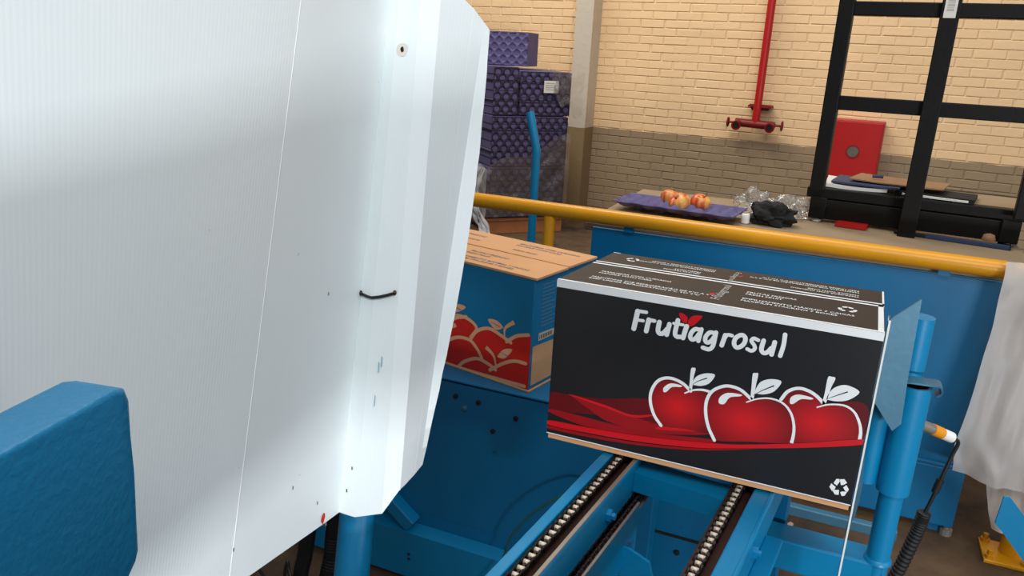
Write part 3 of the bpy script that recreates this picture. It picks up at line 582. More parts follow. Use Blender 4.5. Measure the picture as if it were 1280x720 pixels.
# ================================================================ conveyor bed under the tan carton
t = thing('conveyor_bed', 'dark blue steel conveyor bed with a plate front, under the tan-topped carton', 'conveyor bed', (-.85, 1.75, 0))
MB().box((-.83, 1.535, .385), (1.58, .010, .38), None, .002).build('front_plate', 'blue_plate', t)
MB().box((-.83, 1.76, .573), (1.58, .46, .010), None, .002).build('top_plate', 'blue_plate', t)
MB().box((-.83, 1.985, .385), (1.58, .010, .38), None, .002).build('back_plate', 'blue_plate', t)
MB().box((-.83, 1.538, .20), (1.58, .014, .24), None, .002).build('lower_plate', 'blue_plate', t)
MB().prism([(0, .02), (0, .15), (.035, .16), (.035, .153), (.006, .143), (.006, .02)], (-1.62, 1.495, 0), (0, 1, 0), (0, 0, 1), 1.575).build('lower_beam', 'blue_paint', t)
MB().beam((-.985, 1.515, .265), (-.862, 1.515, .165), .035, .04, (0, 1, 0), .003).build('brace', 'blue_paint', t)
for x in (-1.55, -.10):
    MB().box((x, 1.74, .15), (.05, .05, .30)).build('leg', 'blue_plate', t)
for x, z in ((-.76, .538), (-.735, .512), (-.604, .517), (-.70, .535), (-.205, .287), (-.66, .47)):
    MB().lathe([(.006, 0), (.006, .004), (.003, .005)], (x, 1.530, z), (0, -1, 0), 10).build('bolt', 'blue_worn' if x == -.735 else 'dark_hole', t)
for z in (.089, .075):
    MB().lathe([(.0035, 0), (.0035, .002)], (-.862, 1.4945, z), (0, -1, 0), 8).build('bolt_hole', 'dark_hole', t)
MB().box((-.2, 1.529, .326), (.42, .004, .006)).build('seam', 'dark_hole', t)

# ================================================================ chain conveyor
A6 = math.radians(-6); cv = Vector((math.sin(-A6), math.cos(A6), 0)); cu = Vector((cv.y, -cv.x, 0)); RC = rz(A6)
def cp(u, v, z): return cu*u+cv*v+Vector((0, 0, z))
def cbox(mb, u0, u1, v0, v1, z0, z1, b=.002): return mb.box(cp((u0+u1)/2, (v0+v1)/2, (z0+z1)/2), (u1-u0, v1-v0, z1-z0), RC, b)
V0, V1 = .32, 1.44
t = thing('chain_conveyor', 'blue chain conveyor frame with roller chains carrying the black carton', 'conveyor', cp(-.29, .9, 0))
CZ = .675
m = MB(); cbox(m, -.429, -.411, V0, V1, .60, CZ-.004); m.build('side_rail', 'blue_paint', t)
m = MB(); cbox(m, -.411, -.374, V0, V1, .640, .652, .001); m.build('chain_guide', 'rust_dark', t)
m = MB(); cbox(m, -.374, -.370, V0, V1, .60, CZ-.006, .001); m.build('guide_plate', 'blue_paint', t)
m = MB(); cbox(m, -.3755, -.3695, V0, V1, CZ-.007, CZ-.004, .0005); m.build('guide_edge', 'galvanised', t)
m = MB(); cbox(m, -.398, -.352, V0, V1-.1, .585, .589, .001); m.build('return_tray', 'galvanised', t)
m = MB(); cbox(m, -.349, -.346, V0, 1.13, .52, .612, .0005); m.build('return_plate', 'blue_paint', t)
m = MB(); cbox(m, -.3497, -.3453, V0, 1.13, .611, .614, .0005); m.build('return_edge', 'galvanised', t)
m = MB(); cbox(m, -.209, -.176, V0, V1, .640, .652, .001); m.build('chain_guide', 'rust_dark', t)
m = MB(); cbox(m, -.213, -.209, V0, V1, .60, .662, .001); m.build('guide_plate', 'rust_dark', t)
m = MB(); cbox(m, -.176, -.148, V0, V1, .585, CZ-.004, .003); m.build('side_rail', 'blue_paint', t)
m = MB(); cbox(m, -.148, -.120, V0, 1.19, .585, .592, .002); m.build('rail_flange', 'blue_paint', t)
m = MB(); m.prism([(0, 0), (0, -.036), (.005, -.036), (.005, -.005), (.05, -.005), (.05, 0)], cp(-.3695, 1.156, .650), cv, (0, 0, 1), .157)
m.build('cross_member', 'blue_paint', t)
m = MB(); m.prism([(-.03, -.10), (.02, -.10), (.045, -.045), (.035, -.012), (0, 0), (-.03, .0)], cp(-.335, 1.07, .565), cu, (0, 0, 1), .006); m.build('gusset', 'blue_paint', t)
for u in (-.42, -.162):
    for v in (.42, 1.425):
        m = MB(); cbox(m, u-.018, u+.018, v-.018, v+.018, 0, .60); m.build('leg', 'blue_plate', t)
for v in (.42,):
    m = MB(); cbox(m, -.42, -.162, v-.015, v+.015, .25, .29); m.build('leg_tie', 'blue_plate', t)
for v, z in ((1.045, .628), (.80, .628)):
    MB().lathe([(.011, 0), (.011, .007), (.006, .007), (.006, .013)], cp(-.370, v, z), cu, 6).build('bolt', 'blue_paint', t)
for v in (.955, 1.08):
    MB().lathe([(.010, 0), (.010, .007), (.005, .007), (.005, .012)], cp(-.148, v, .625), cu, 6).build('bolt', 'blue_paint', t)
m = MB(); m.tube([cp(-.1478, V0+.05+k*.04, .668+.0015*random.random()) for k in range(26)], [.0025+.002*random.random() for k in range(26)], 6); m.build('weld_bead', 'blue_paint', t)
# unseen panels added beside the camera to cast a shade band on the white board
sd = Vector((.74, .68, 0)).normalized(); sc = Vector((.22, -.06, 0)); Rs = rz(math.atan2(sd.y, sd.x))
MB().box(sc+Vector((0, 0, .975)), (.80, .02, .30), Rs, .003).build('added_shade_panel', 'blue_plate', t)
MB().box(sc+Vector((0, 0, .36)), (.80, .02, .66), Rs, .003).build('added_shade_skirt', 'blue_plate', t)
for k in (-.36, .36): MB().box(sc+sd*k+Vector((0, 0, .41)), (.04, .03, .83), Rs).build('shade_panel_leg', 'blue_plate', t)
# roller chain: 15.9 mm pitch; every link is a part of its chain
PITCH = .015875
def link_mesh(roller):
    mb = MB()
    for sx in (-1, 1):
        mb.prism([(x, z) for x, z in ((-.0105, -.003), (-.008, -.0065), (-.003, -.0045), (.003, -.0045), (.008, -.0065), (.0105, -.003), (.0105, .003), (.008, .0065), (.003, .0045), (-.003, .0045), (-.008, .0065), (-.0105, .003))], (sx*.0073-.0015, 0, 0), (0, 1, 0), (0, 0, 1), .003)
    me = bpy.data.meshes.new('link'); me.from_pydata(mb.v, [], mb.f); me.materials.append(MATS['chain_plate']); me.materials.append(MATS[roller])
    bm = bmesh.new(); bm.from_mesh(me); n0 = len(bm.faces)
    r = bmesh.ops.create_cone(bm, cap_ends=True, segments=12, radius1=.0040, radius2=.0040, depth=.0105, matrix=Matrix.Rotation(PI/2, 4, 'Y'))
    bmesh.ops.recalc_face_normals(bm, faces=bm.faces[:])
    for i, f in enumerate(bm.faces):
        if i >= n0: f.material_index = 1; f.smooth = len(f.verts) == 4
    bm.to_mesh(me); bm.free(); return me
LM = link_mesh('chain_roller'); LD = link_mesh('chain_plate')
def chain(u, v0, v1, z, me, label=None):
    n = int((v1-v0)/PITCH)
    m = MB(); cbox(m, u-.0018, u+.0018, v0, v1, z-.0015, z+.0015, 0); c = m.build('chain', 'rust_dark', t, label=label)
    ci = wmat(c).inverted()
    for k in range(n):
        l = bpy.data.objects.new('link', me); COL.objects.link(l); l.parent = c
        l.location = ci @ cp(u, v0+(k+.5)*PITCH, z); l.rotation_euler = (0, 0, A6)
        l.scale = (1.0 if k % 2 else .86, 1, 1)
chain(-.398, .62, 1.42, CZ-.0085, LM); chain(-.198, .62, 1.42, CZ-.0085, LM, 'roller chain with bright worn rollers'); chain(-.362, .62, 1.20, .600, LD, 'black oily return chain')

# ================================================================ side guide to the right of the carton
t = thing('side_guide', 'blue side guide with tubes, sleeves and a bent deflector plate beside the black carton', 'guide', (.165, 1.36, 0))
m = MB().box((.0745, 1.372, .470), (.205, .06, .062), None, .004); m.build('beam', 'blue_paint', t)
MB().tube([(.163, 1.36, .0), (.163, 1.36, .70)], .0195, 20).build('post', 'blue_paint', t, 40)
MB().lathe([(.0235, 0), (.0225, .005), (.0195, .008)], (.163, 1.36, .500), (0, 0, 1), 20).build('weld_collar', 'blue_paint', t, 40)
MB().pipe((.163, 1.36, .640), (.163, 1.36, .838), .0265, .005, 22).build('sleeve', 'blue_paint', t, 40)
MB().pipe((.118, 1.362, .648), (.118, 1.362, .835), .0180, .005, 22).build('sleeve', 'blue_paint', t, 40)
MB().tube([(.118, 1.362, .82), (.118, 1.362, .86)], .012, 14).build('rod', 'blue_paint', t, 40)
MB().tube([(.157, 1.40, .80), (.157, 1.40, .942)], .0205, 20).build('upper_tube', 'blue_paint', t, 40)
MB().prism([(-.030, .0), (-.022, .125), (.018, .165), (.022, .03), (.026, -.045), (.015, -.060)], (.124, 1.310, .828), (1, .16, 0), (0, 0, 1), -.004).build('deflector_plate', 'blue_worn', t)
MB().box((.137, 1.355, .92), (.016, .07, .03), None, .003).build('plate_bracket', 'blue_paint', t)
m = MB()
st = cr([(.135, 1.333, .842), (.150, 1.326, .850), (.178, 1.330, .850), (.197, 1.342, .846), (.203, 1.352, .832), (.196, 1.356, .822)], 5)
def strip(u, v): p = st[min(len(st)-1, round(u*(len(st)-1)))]; return p+Vector((0, v*.03, 0))
m.grid(strip, len(st)-1, 1); m.build('bent_strip', 'blue_worn', t, 60, .003)
st2 = cr([(.098, 1.30, .75), (.102, 1.295, .70), (.106, 1.292, .65), (.104, 1.290, .60)], 5)
MB().grid(lambda u, v: st2[round(u*(len(st2)-1))]+Vector((v*.006, v*.025, 0)), len(st2)-1, 1).build('side_strip', 'blue_worn', t, 60, .002)

t = thing('rear_beam', 'blue-grey steel beam lying low behind the side guide', 'beam', (.11, 2.02, 0))
MB().box((.105, 2.03, .178), (.34, .025, .028), None, .003).build('beam', 'blue_worn', t)
for x in (-.04, .25): MB().box((x, 2.03, .082), (.02, .02, .164)).build('foot', 'blue_worn', t)

# sensor and its cable
t = thing('sensor', 'small barrel sensor with an orange and white band and black cable', 'sensor', (.215, 1.47, .70))
a = Vector((.188, 1.45, .735)); d = Vector((.255, 1.50, .699))-a
MB().tube([a, a+d*.45], .0095, 14).build('barrel', 'galvanised', t, 40)
MB().tube([a+d*.45, a+d*.72], .0105, 14).build('orange_band', 'orange', t, 40)
MB().tube([a+d*.72, a+d*1.0], .0100, 14).build('white_end', 'white_plastic', t, 40)
MB().tube([Vector((.168, 1.40, .74)), a+d*.02], .006, 8).build('bracket', 'blue_worn', t)
k = a+d
MB().tube(cr([k, (.268, 1.505, .690), (.264, 1.505, .665), (.255, 1.50, .62), (.248, 1.50, .575), (.240, 1.50, .535)], 8), .0035, 8).build('cable', 'rubber', t, 60)
MB().tube([Vector((.2535, 1.50, .613)), Vector((.249, 1.50, .585))], .0065, 10).build('cable_joint', 'rubber', t, 60)
hp = cr([(.240, 1.50, .540), (.236, 1.50, .50), (.222, 1.49, .43), (.205, 1.48, .35), (.20, 1.47, .2), (.21, 1.47, .015)], 26)
MB().tube(hp, [.0125 if i % 3 else .0100 for i in range(len(hp))], 12).build('spiral_conduit', 'rubber', t, 60)

# clear acrylic strip standing at the carton's right end
t = thing('acrylic_guard', 'thin clear acrylic guard strip standing at the right end of the black carton', 'guard strip', (.099, 1.20, .0))
MB().box((.0950, 1.212, .59), (.002, .028, .79)).build('sheet', 'acrylic', t)
MB().box((.0950, 1.1965, .59), (.0026, .0022, .79)).build('edge', 'white_plastic', t)
MB().box((.0950, 1.235, .10), (.006, .03, .20)).build('stand', 'blue_plate', t)

# ================================================================ black carton
def carton_frame(label, name, corner, yaw, skew):
    t = thing(name, label, 'carton', corner, yaw); return t
BX, BY, BW, BD, BHt = -.409, 1.1884, .500, .235, .283; BB = .6755
t = thing('fruit_carton', 'black fruit carton with white lettering and three red apples, on the chains', 'carton', (BX+BW/2, BY+BD/2, BB))
sk = lambda y, x: (y-BY)/BD*(.030-.026*(x-BX)/BW)                      # the carton is pushed slightly out of square
def hexa(mb, x0, x1, y0, y1, z0, z1):
    vs = [(x+sk(y, x), y, z) for z in (z0, z1) for x, y in ((x0, y0), (x1, y0), (x1, y1), (x0, y1))]
    return mb.add(vs, [(3, 2, 1, 0), (4, 5, 6, 7), (0, 1, 5, 4), (1, 2, 6, 5), (2, 3, 7, 6), (3, 0, 4, 7)])
ZT = BB+.0095+BHt
hexa(MB(), BX, BX+BW, BY, BY+BD, BB+.0095, ZT-.004).build('body', 'carton_black', t)
hexa(MB(), BX+.002, BX+BW-.002, BY+.002, BY+BD-.002, BB, BB+.0095).build('bottom_tray', 'kraft', t)
GP = BY+BD*.625
hexa(MB(), BX, BX+BW, BY, GP-.0035, ZT-.004, ZT).build('flap', 'carton_top', t)
hexa(MB(), BX, BX+BW, GP+.0035, BY+BD, ZT-.004, ZT).build('flap', 'carton_top', t)
hexa(MB(), BX+.001, BX+BW-.001, GP-.0030, GP+.0030, ZT-.006, ZT-.003).build('flap_edge', 'kraft_edge', t)
face = Vector((BX-.001, BY, .685)); 
def ink():
    i = Ink(face, (1, 0, 0), (0, 0, 1)); i.clamp = (1.0, 501.0)
    return i
ik = ink()
for w, pts in LETTER: ik.stroke(pts, w*1.04, .0006, 6)
ik.build('lettering', 'print_white', t, weld=False)
ik = ink()
for p in LEAFRED: ik.fill(p, .0007, 6)
ik.build('lettering_leaf', 'print_red', t)
for i, (c, p) in enumerate(RIBBON):
    ik = ink().fill(p, .0003+.00004*i, 5); ik.build('ribbon_print', {'dark': 'ribbon_dark', 'mid': 'ribbon_mid', 'bright': 'print_red'}[c], t)
for i, a in enumerate(APPLES):
    h = .00065+.0004*i
    f = ink().fill(a['fill'], h, 4).build('apple_print', 'apple_ink', t)
    ik = ink(); ik.stroke(a['o1'], 5.2, h+.0001, 6); ik.stroke(a['o2'], 4.4, h+.0001, 6, (.45, 1.15)); ik.fill(a['stem'], h+.0001, 4); ik.fill(a['leaf'], h+.0001, 4); ik.fill(a['hi'], h+.0001, 4)
    ik.build('apple_outline', 'print_white', f, weld=False)
    ink().stroke(a['slit'], 2.0, h+.0002, 5, (.2, 1.0)).build('leaf_vein', 'carton_black', f)
ik = ink().fill([(x+1, z) for x, z in RIBBON[6][1]], .0020, 5); ik.build('ribbon_print', 'print_red', t)
ik = ink()
for p in RECYCLE: ik.fill(p, .0006)
ik.build('recycling_mark', 'print_white', t)
ik = ink(); w = BW*1000
ik.fill([(1, 270.5), (w+1, 270.5), (w+1, 283.2), (1, 283.2)], .0005); ik.build('white_border', 'print_white', t)
ik = ink(); ik.fill([(1, .2), (w+1, .2), (w+1, 2.0), (1, 2.0)], .0005)
ik.build('white_border', 'print_white', t)
class TopInk(Ink):
    flip = False
    def P(self, x, y, h):
        X, Y = (BX+BW-x*.001, BY+BD-y*.001) if self.flip else (BX+x*.001, BY+y*.001)
        return Vector((X+sk(Y, X), Y, ZT+h))
def top_ink(flip=False):
    i = TopInk((0, 0, 0), (1, 0, 0), (0, 1, 0)); i.flip = flip
    return i
gf = (GP-.0035-BY)*1000
ik = top_ink()
ik.fill([(0, 0), (w, 0), (w, 6), (0, 6)]); ik.fill([(0, gf-7), (w, gf-7), (w, gf), (0, gf)]); ik.fill([(w-9, 6), (w-1, 6), (w-1, gf), (w-9, gf)])
ik.build('flap_border', 'print_white', t)
gb = (BY+BD-GP-.0035)*1000
ik = top_ink(True); ik.fill([(0, gb-6), (w, gb-6), (w, gb), (0, gb)]); ik.fill([(0, 0), (3, 0), (3, gb), (0, gb)]); ik.fill([(w-14, 0), (w, 0), (w, 3), (w-14, 3)])
ik.build('flap_border', 'print_white', t)
def toptext(ik, rear=False):
    if not rear:
        rows = [(38, 88, 'MANUSEAR COM CUIDADO', 9), (38, 77, 'HANDLE WITH CARE', 9), (38, 47, 'MANTENHA SOB REFRIGERAÇÃO DE 0°C A 4°C', 9), (38, 36, 'KEEP UNDER REFRIGERATION 0°C TO 4°C', 9),
                (288, 98, 'FRUTAS FRESCAS', 9.5), (288, 86, 'FRESH FRUIT', 9.5), (288, 58, 'EMPILHAMENTO MÁXIMO 7 CAIXAS', 9.5), (288, 46, 'MAXIMUM STACKING 7 BOXES', 9.5)]
    else:
        rows = [(40, 58, 'MANUSEAR COM CUIDADO', 8), (40, 48, 'HANDLE WITH CARE', 8), (40, 30, 'MANTENHA SOB REFRIGERAÇÃO DE 0°C A 4°C', 8), (40, 20, 'KEEP UNDER REFRIGERATION 0°C TO 4°C', 8),
                (310, 62, 'FRUTAS FRESCAS', 8), (310, 52, 'FRESH FRUIT', 8), (290, 32, 'EMPILHAMENTO MÁXIMO 7 CAIXAS', 8), (290, 22, 'MAXIMUM STACKING 7 BOXES', 8)]
    for x, y, s, z in rows: ik.text(s, x, y, z*1.1, .0004, .012)
    return ik
toptext(top_ink()).build('flap_text', 'print_white', t, weld=False, kind='stuff')
toptext(top_ink(True), True).build('flap_text', 'print_white', t, weld=False, kind='stuff')
def mark(ik, x, y, s):
    for k in range(3):
        a0 = 2*PI*k/3+PI/2
        for dlt in (-.34, .34):
            a = a0+dlt; cx, cy = x+math.cos(a)*s*.75, y+math.sin(a)*s*.75; tn = a+PI/2
            q = [(-.30, -.2), (.26, -.2), (.34, .0), (.26, .2), (-.30, .2)]
            ik.fill([(cx+(px*math.cos(tn)-py*math.sin(tn))*s, cy+(px*math.sin(tn)+py*math.cos(tn))*s) for px, py in q])
    return ik
mark(top_ink(), 446, 92, 15).build('recycling_mark', 'print_white', t); mark(top_ink(True), 447, 36, 13).build('recycling_mark', 'print_white', t)
def logo(ik, x, y, h): return ik.text('Frutiagrosul', x, y, h, .0004, .015, PI/2)
logo(top_ink(), 258, 30, 20).build('flap_logo', 'print_grey', t, weld=False); logo(top_ink(True), 255, 14, 15).build('flap_logo', 'print_grey', t, weld=False)
top_ink().fill([(236, 50), (243, 56), (244, 66), (238, 62)], .0004, 3).build('logo_leaf', 'print_red', t); top_ink(True).fill([(238, 34), (243, 38), (244, 46), (239, 43)], .0004, 3).build('logo_leaf', 'print_red', t)
MB().box((BX+.012, BY+.0008, ZT-.0075), (.006, .0012, .008)).build('handle_notch', 'kraft_edge', t)

# ================================================================ tan-topped carton with blue front
Y2 = math.radians(-12.6); e1 = Vector((math.cos(Y2), math.sin(Y2), 0)); e2 = Vector((-e1.y, e1.x, 0)); K = Vector((-.585, 1.55, .5785)); R2 = rz(Y2)
t = thing('fruit_carton', 'tan-topped fruit carton with a blue front and red apple print, behind the white board', 'carton', K-e1*.25+e2*.13)
def kp(x, y, z): return K+e1*x+e2*y+Vector((0, 0, z))
MB().box(kp(-.25, .13, .137), (.50, .26, .265), R2, .002).build('body', 'b2_blue', t)
MB().box(kp(-.25, .065, .2715), (.512, .133, .006), R2, .001).build('flap', 'kraft', t)
MB().box(kp(-.25, .197, .2735), (.514, .130, .006), R2, .001).build('flap', 'kraft', t)
MB().box(kp(-.25, .13, .0025), (.505, .265, .005), R2, .001).build('bottom_flap', 'kraft', t)
def k_ink(): return Ink(K+e2*(-.0002), e1, (0, 0, 1))
k_ink().fill([(max(-499, min(-.5, x)), z) for x, z in [(-499, 4)]+[(-499, 130)]+B2FILL[1:12]+[(-1, 138), (-1, 4)]], .0004).build('apple_print', 'b2_red', t)
ik = k_ink()
for p in B2LINE:
    if p[0][0] < -480: continue
    ik.stroke([(min(-3, x), max(4, z)) for x, z in p], 8.5, .0008, 5)
for p in B2STEM: ik.stroke(p, 8, .0009, 5, (.4, 1.3))
for p in B2LEAF: ik.fill(p, .0009, 4)
for dx in (-150, -300):
    for p in B2LINE[4:6]: ik.stroke([(x+dx-30, max(4, z)) for x, z in p], 8.5, .0008, 5)
ik.build('apple_outline', 'b2_line', t, weld=False)
ik = k_ink()
for p in B2LEAF:
    c = sum((Vector(q) for q in p), Vector((0, 0)))/len(p); ik.stroke([c-Vector((14, -4)), c+Vector((14, -2))], 2.2, .0012, 0, (.3, 1))
ik.build('leaf_vein', 'b2_blue', t, kind='stuff')
s_ink = lambda: Ink(K+e1*.0002, e2, (0, 0, 1))
ik = s_ink(); ik.fill([(6, 14), (92, 14), (92, 106), (6, 110)], .0004); ik.build('kraft_patch', 'kraft', t)
ik = s_ink(); ik.fill([(28, 118), (92, 118), (92, 134), (28, 137)], .0004); ik.build('label_patch', 'b2_label', t)
ik = s_ink()
for k in range(11): ik.fill([(32+k*5, 121), (34+k*5+(k % 2), 121), (34+k*5+(k % 2), 131), (32+k*5, 131)], .0006)
ik.build('barcode', 'rubber', t)
ik = s_ink()
for k in range(12): ik.fill([(34, 150+k*9), (100-(k*17) % 30, 150+k*9), (100-(k*17) % 30, 153.5+k*9), (34, 153.5+k*9)], .0004)
ik.build('side_text', 'b2_sidetext', t)
ik = Ink(K+Vector((0, 0, .2746)), e1, e2); ik2 = Ink(K+Vector((0, 0, .2766)), e1, e2)
for x, y, s, z in ((-250, 82, 'FRUTAS FRESCAS', 15), (-250, 64, 'FRESH FRUIT', 13), (-270, 34, 'EMPILHAMENTO MÁXIMO 7 CAIXAS', 14), (-270, 17, 'MAXIMUM STACKING 7 BOXES', 14), (-470, 40, 'MANUSEAR COM CUIDADO', 14)): ik.text(s, x, y, z*1.0, .0004, .02)
for x, y, s, z in ((-200, 222, 'MANUSEAR COM CUIDADO', 14), (-200, 204, 'HANDLE WITH CARE', 14), (-420, 215, 'FRUTAS FRESCAS', 15), (-180, 160, 'FRESH FRUIT', 13), (-430, 172, 'MAXIMUM STACKING', 14)): ik2.text(s, x, y, z*1.0, .0004, .02)
ik.build('flap_text', 'b2_text', t, weld=False, kind='stuff'); ik2.build('flap_text', 'b2_text', t, weld=False, kind='stuff')

# ================================================================ white fluted board tied round a leaning blue post
ends = [  # bottom point, top point, top factor, across-distance (m)
 ((-.530, .12, .785), (-.622, .16, 1.330), 1.45, -.70),
 ((-.547, .553, .749), (-.671, .869, 1.377), 1.32, -.24),
 ((-.574, .799, .698), (-.713, 1.152, 1.396), 1.18, .0),
 ((-.546, .798, .699), (-.692, 1.148, 1.396), 1.14, .03),
 ((-.509, .808, .710), (-.657, 1.153, 1.398), 1.11, .07),
 ((-.4990, .835, .735), (-.634, 1.175, 1.400), 1.05, .12),
 ((-.504, .882, .733), (-.606, 1.235, 1.375), 1.025, .16),
 ((-.509, .916, .732), (-.590, 1.270, 1.359), 1.0, .19)]
cross = []   # densify across: flat facets with slightly rounded folds
for i in range(len(ends)-1):
    b0, t0, k0, u0 = ends[i]; b1, t1, k1, u1 = ends[i+1]; n = 14 if i == 0 else (6 if i == 1 else 3)
    for j in range(n):
        f = j/n
        cross.append((Vector(b0).lerp(Vector(b1), f), Vector(t0).lerp(Vector(t1), f), k0+(k1-k0)*f, u0+(u1-u0)*f))
b, tp, k, u = ends[-1]; cross.append((Vector(b), Vector(tp), k, u))
t = thing('guard_board', 'large white fluted plastic guard board folded round a leaning blue post', 'board', (-.56, .75, .0))
NV = 26; vs = []; uvs = []; fs = []
for j in range(NV+1):
    for i, (b, tp, k, u) in enumerate(cross):
        f = j/NV*k
        p = b.lerp(tp, f)
        if i == len(cross)-1: p = p+Vector((.020*math.sin(f*PI)+.0015*noise.noise(Vector((f*24, 0, 0))), 0, 0))
        if i < 15: p = p+Vector((.010*math.sin(f*PI)*math.sin(PI*i/14), 0, 0))
        vs.append(p); uvs.append((u, f*.85))
nc = len(cross)
for j in range(NV):
    for i in range(nc-1): fs.append((j*nc+i, j*nc+i+1, (j+1)*nc+i+1, (j+1)*nc+i))
mb = MB().add(vs, fs); mb.uv = uvs
mb.build('sheet', 'fluted_board', t, 9, .004)
PA = Vector((-.175, .435, .883)).normalized()
tie = cr([(-.617, .925, .962), (-.614, .921, .957), (-.592, .925, .955), (-.572, .935, .956), (-.562, .950, .962)], 6)
def on_board(iu, f, off=.003):                            # a point on the board: fold index (fractional), height, stand-off
    i = min(len(ends)-2, int(iu)); g = iu-i
    def q(ii): return Vector(ends[ii][0]).lerp(Vector(ends[ii][1]), f)
    p = q(i).lerp(q(i+1), g); nrm = (q(i+1)-q(i)).cross(Vector(ends[i][1])-Vector(ends[i][0])).normalized()
    if nrm.dot(Vector((0, 0, 1.33))-p) < 0: nrm = -nrm
    return p+nrm*off
pts = [on_board(2+.02+k*.31, .395+.0+(-.005*math.sin(PI*k/6)), .0045) for k in range(7)]
MB().tube(pts, .0022, 8).build('cable_tie', 'rubber', t, 60)
MB().tube([on_board(2.02, .395, -.003), on_board(2.02, .395, .0047)], .004, 8).build('tie_slot', 'dark_hole', t)
MB().tube([on_board(3.86, .394, .001), on_board(3.9, .398, .006)], .0025, 8).build('tie_end', 'stem_brown', t)
bl = [(0, 6), (4, 4), (5, -1), (2, -7), (1, -11), (-1, -7), (-5, -3), (-4, 3)]
o0 = on_board(1.80, .012, .0026); exv = (on_board(1.9, .012, .0026)-o0).normalized(); eyv = (on_board(1.8, .1, .0026)-o0).normalized()
Ink(o0, exv, eyv).fill(bl, .0002, 4).build('red_mark', 'red_sticker', t)
o1 = on_board(3.35, .89, .0026); e1v = (on_board(3.5, .89, .0026)-o1).normalized()
Ink(o1, e1v, PA).fill([(-3, 2), (0, 5), (2, 3), (3, -3), (0, -5), (-2, -3)], .0003, 3).build('bolt_hole', 'dark_hole', t)
Ink(o1, e1v, PA).fill([(-9, 6), (0, 11), (9, 5), (7, -9), (0, -12), (-8, -7)], .0001, 4).build('rust_stain', 'stain', t)
for iu, f in ((3.45, .26), (3.40, .20), (3.55, .27)):
    o2 = on_board(iu, f, .0026); Ink(o2, e1v, PA).fill([(-1, 8), (1, 6), (1.2, -7), (-.8, -9)], .0002).build('paint_smear', 'smear', t)
for iu, f in ((1.72, .045), (1.45, .10), (.85, .12), (1.0, .06), (.7, .3), (.62, .55), (1.6, .42), (2.6, .08), (2.4, .04), (.9, .75), (.8, .5)):
    o2 = on_board(iu, f, .0026); q = (on_board(iu+.05, f, .0026)-o2).normalized()
    Ink(o2, q, PA).fill([(-1.2, 2), (.8, 2.4), (1.2, -1.6), (-.6, -2.4)], .0002).build('dirt_speck', 'stem_brown', t)

for iu, w in ((1.0, .0010), (1.55, .0004), (2.0, .0006), (5.0, .0006), (6.0, .0005)):
    i = min(len(ends)-2, int(iu)); kk = ends[i][2]+(ends[i+1][2]-ends[i][2])*(iu-i)
    cpts = [on_board(iu, kk*j/24, .0016)+Vector((.010*math.sin(kk*j/24*PI)*math.sin(PI*iu*14/14) if iu < 1 else 0, 0, 0)) for j in range(25)]
    MB().tube(cpts, w, 6).build('fold_crease', 'white_board', t, 60)

t = thing('leaning_post', 'blue tube post leaning behind the white board strip', 'post', (-.43, .50, 0))
base = Vector((-.571, .832, .63)); b0 = base-PA*(.63/PA.z)
MB().tube([b0, base+PA*.95], .0255, 28).build('tube', 'blue_paint', t, 50)
MB().box((b0.x, b0.y, .006), (.14, .14, .012), None, .003).build('base_plate', 'blue_paint', t)

# blue block in front of the board
t = thing('blue_beam', 'thick blue steel beam end in front of the white board, lower left', 'beam', (-.43, -.12, 0))
ang = math.radians(10); RBk = rz(ang)
fx = Vector((math.cos(ang), math.sin(ang), 0)); fy = Vector((-fx.y, fx.x, 0)); FE = Vector((-.400, .334, 0))
poly = cr([(-.60, 1.109), (-.30, 1.113), (-.012, 1.113), (-.003, 1.110), (0, 1.101), (-.004, 1.05), (-.0055, .992), (-.009, .985), (-.022, .974), (-.30, .974), (-.60, .974)], 1)
poly = [(p.x, p.y) for p in poly]
bm = bmesh.new()
a_ = [bm.verts.new(FE+fy*p[0]+Vector((0, 0, p[1]))) for p in poly]; b_ = [bm.verts.new(FE+fy*p[0]+Vector((0, 0, p[1]))-fx*.042) for p in poly]
n = len(poly); ea = bm.faces.new(a_); eb = bm.faces.new(list(reversed(b_)))
for i in range(n): bm.faces.new((a_[i], a_[(i+1) % n], b_[(i+1) % n], b_[i]))
bmesh.ops.bevel(bm, geom=list(set(ea.edges[:]+eb.edges[:])), offset=.004, segments=3, affect='EDGES', profile=.5)
bm.verts.index_update()
MB().add([v.co.copy() for v in bm.verts], [[v.index for v in f.verts] for f in bm.faces]).build('body', 'blue_block', t, 40); bm.free()
P0 = FE-fy*.50-fx*.021
MB().box((P0.x, P0.y, .49), (.05, .05, .97), RBk, .003).build('stand', 'blue_block', t)
MB().box((P0.x, P0.y, .006), (.16, .16, .012), RBk, .003).build('base_plate', 'blue_block', t)

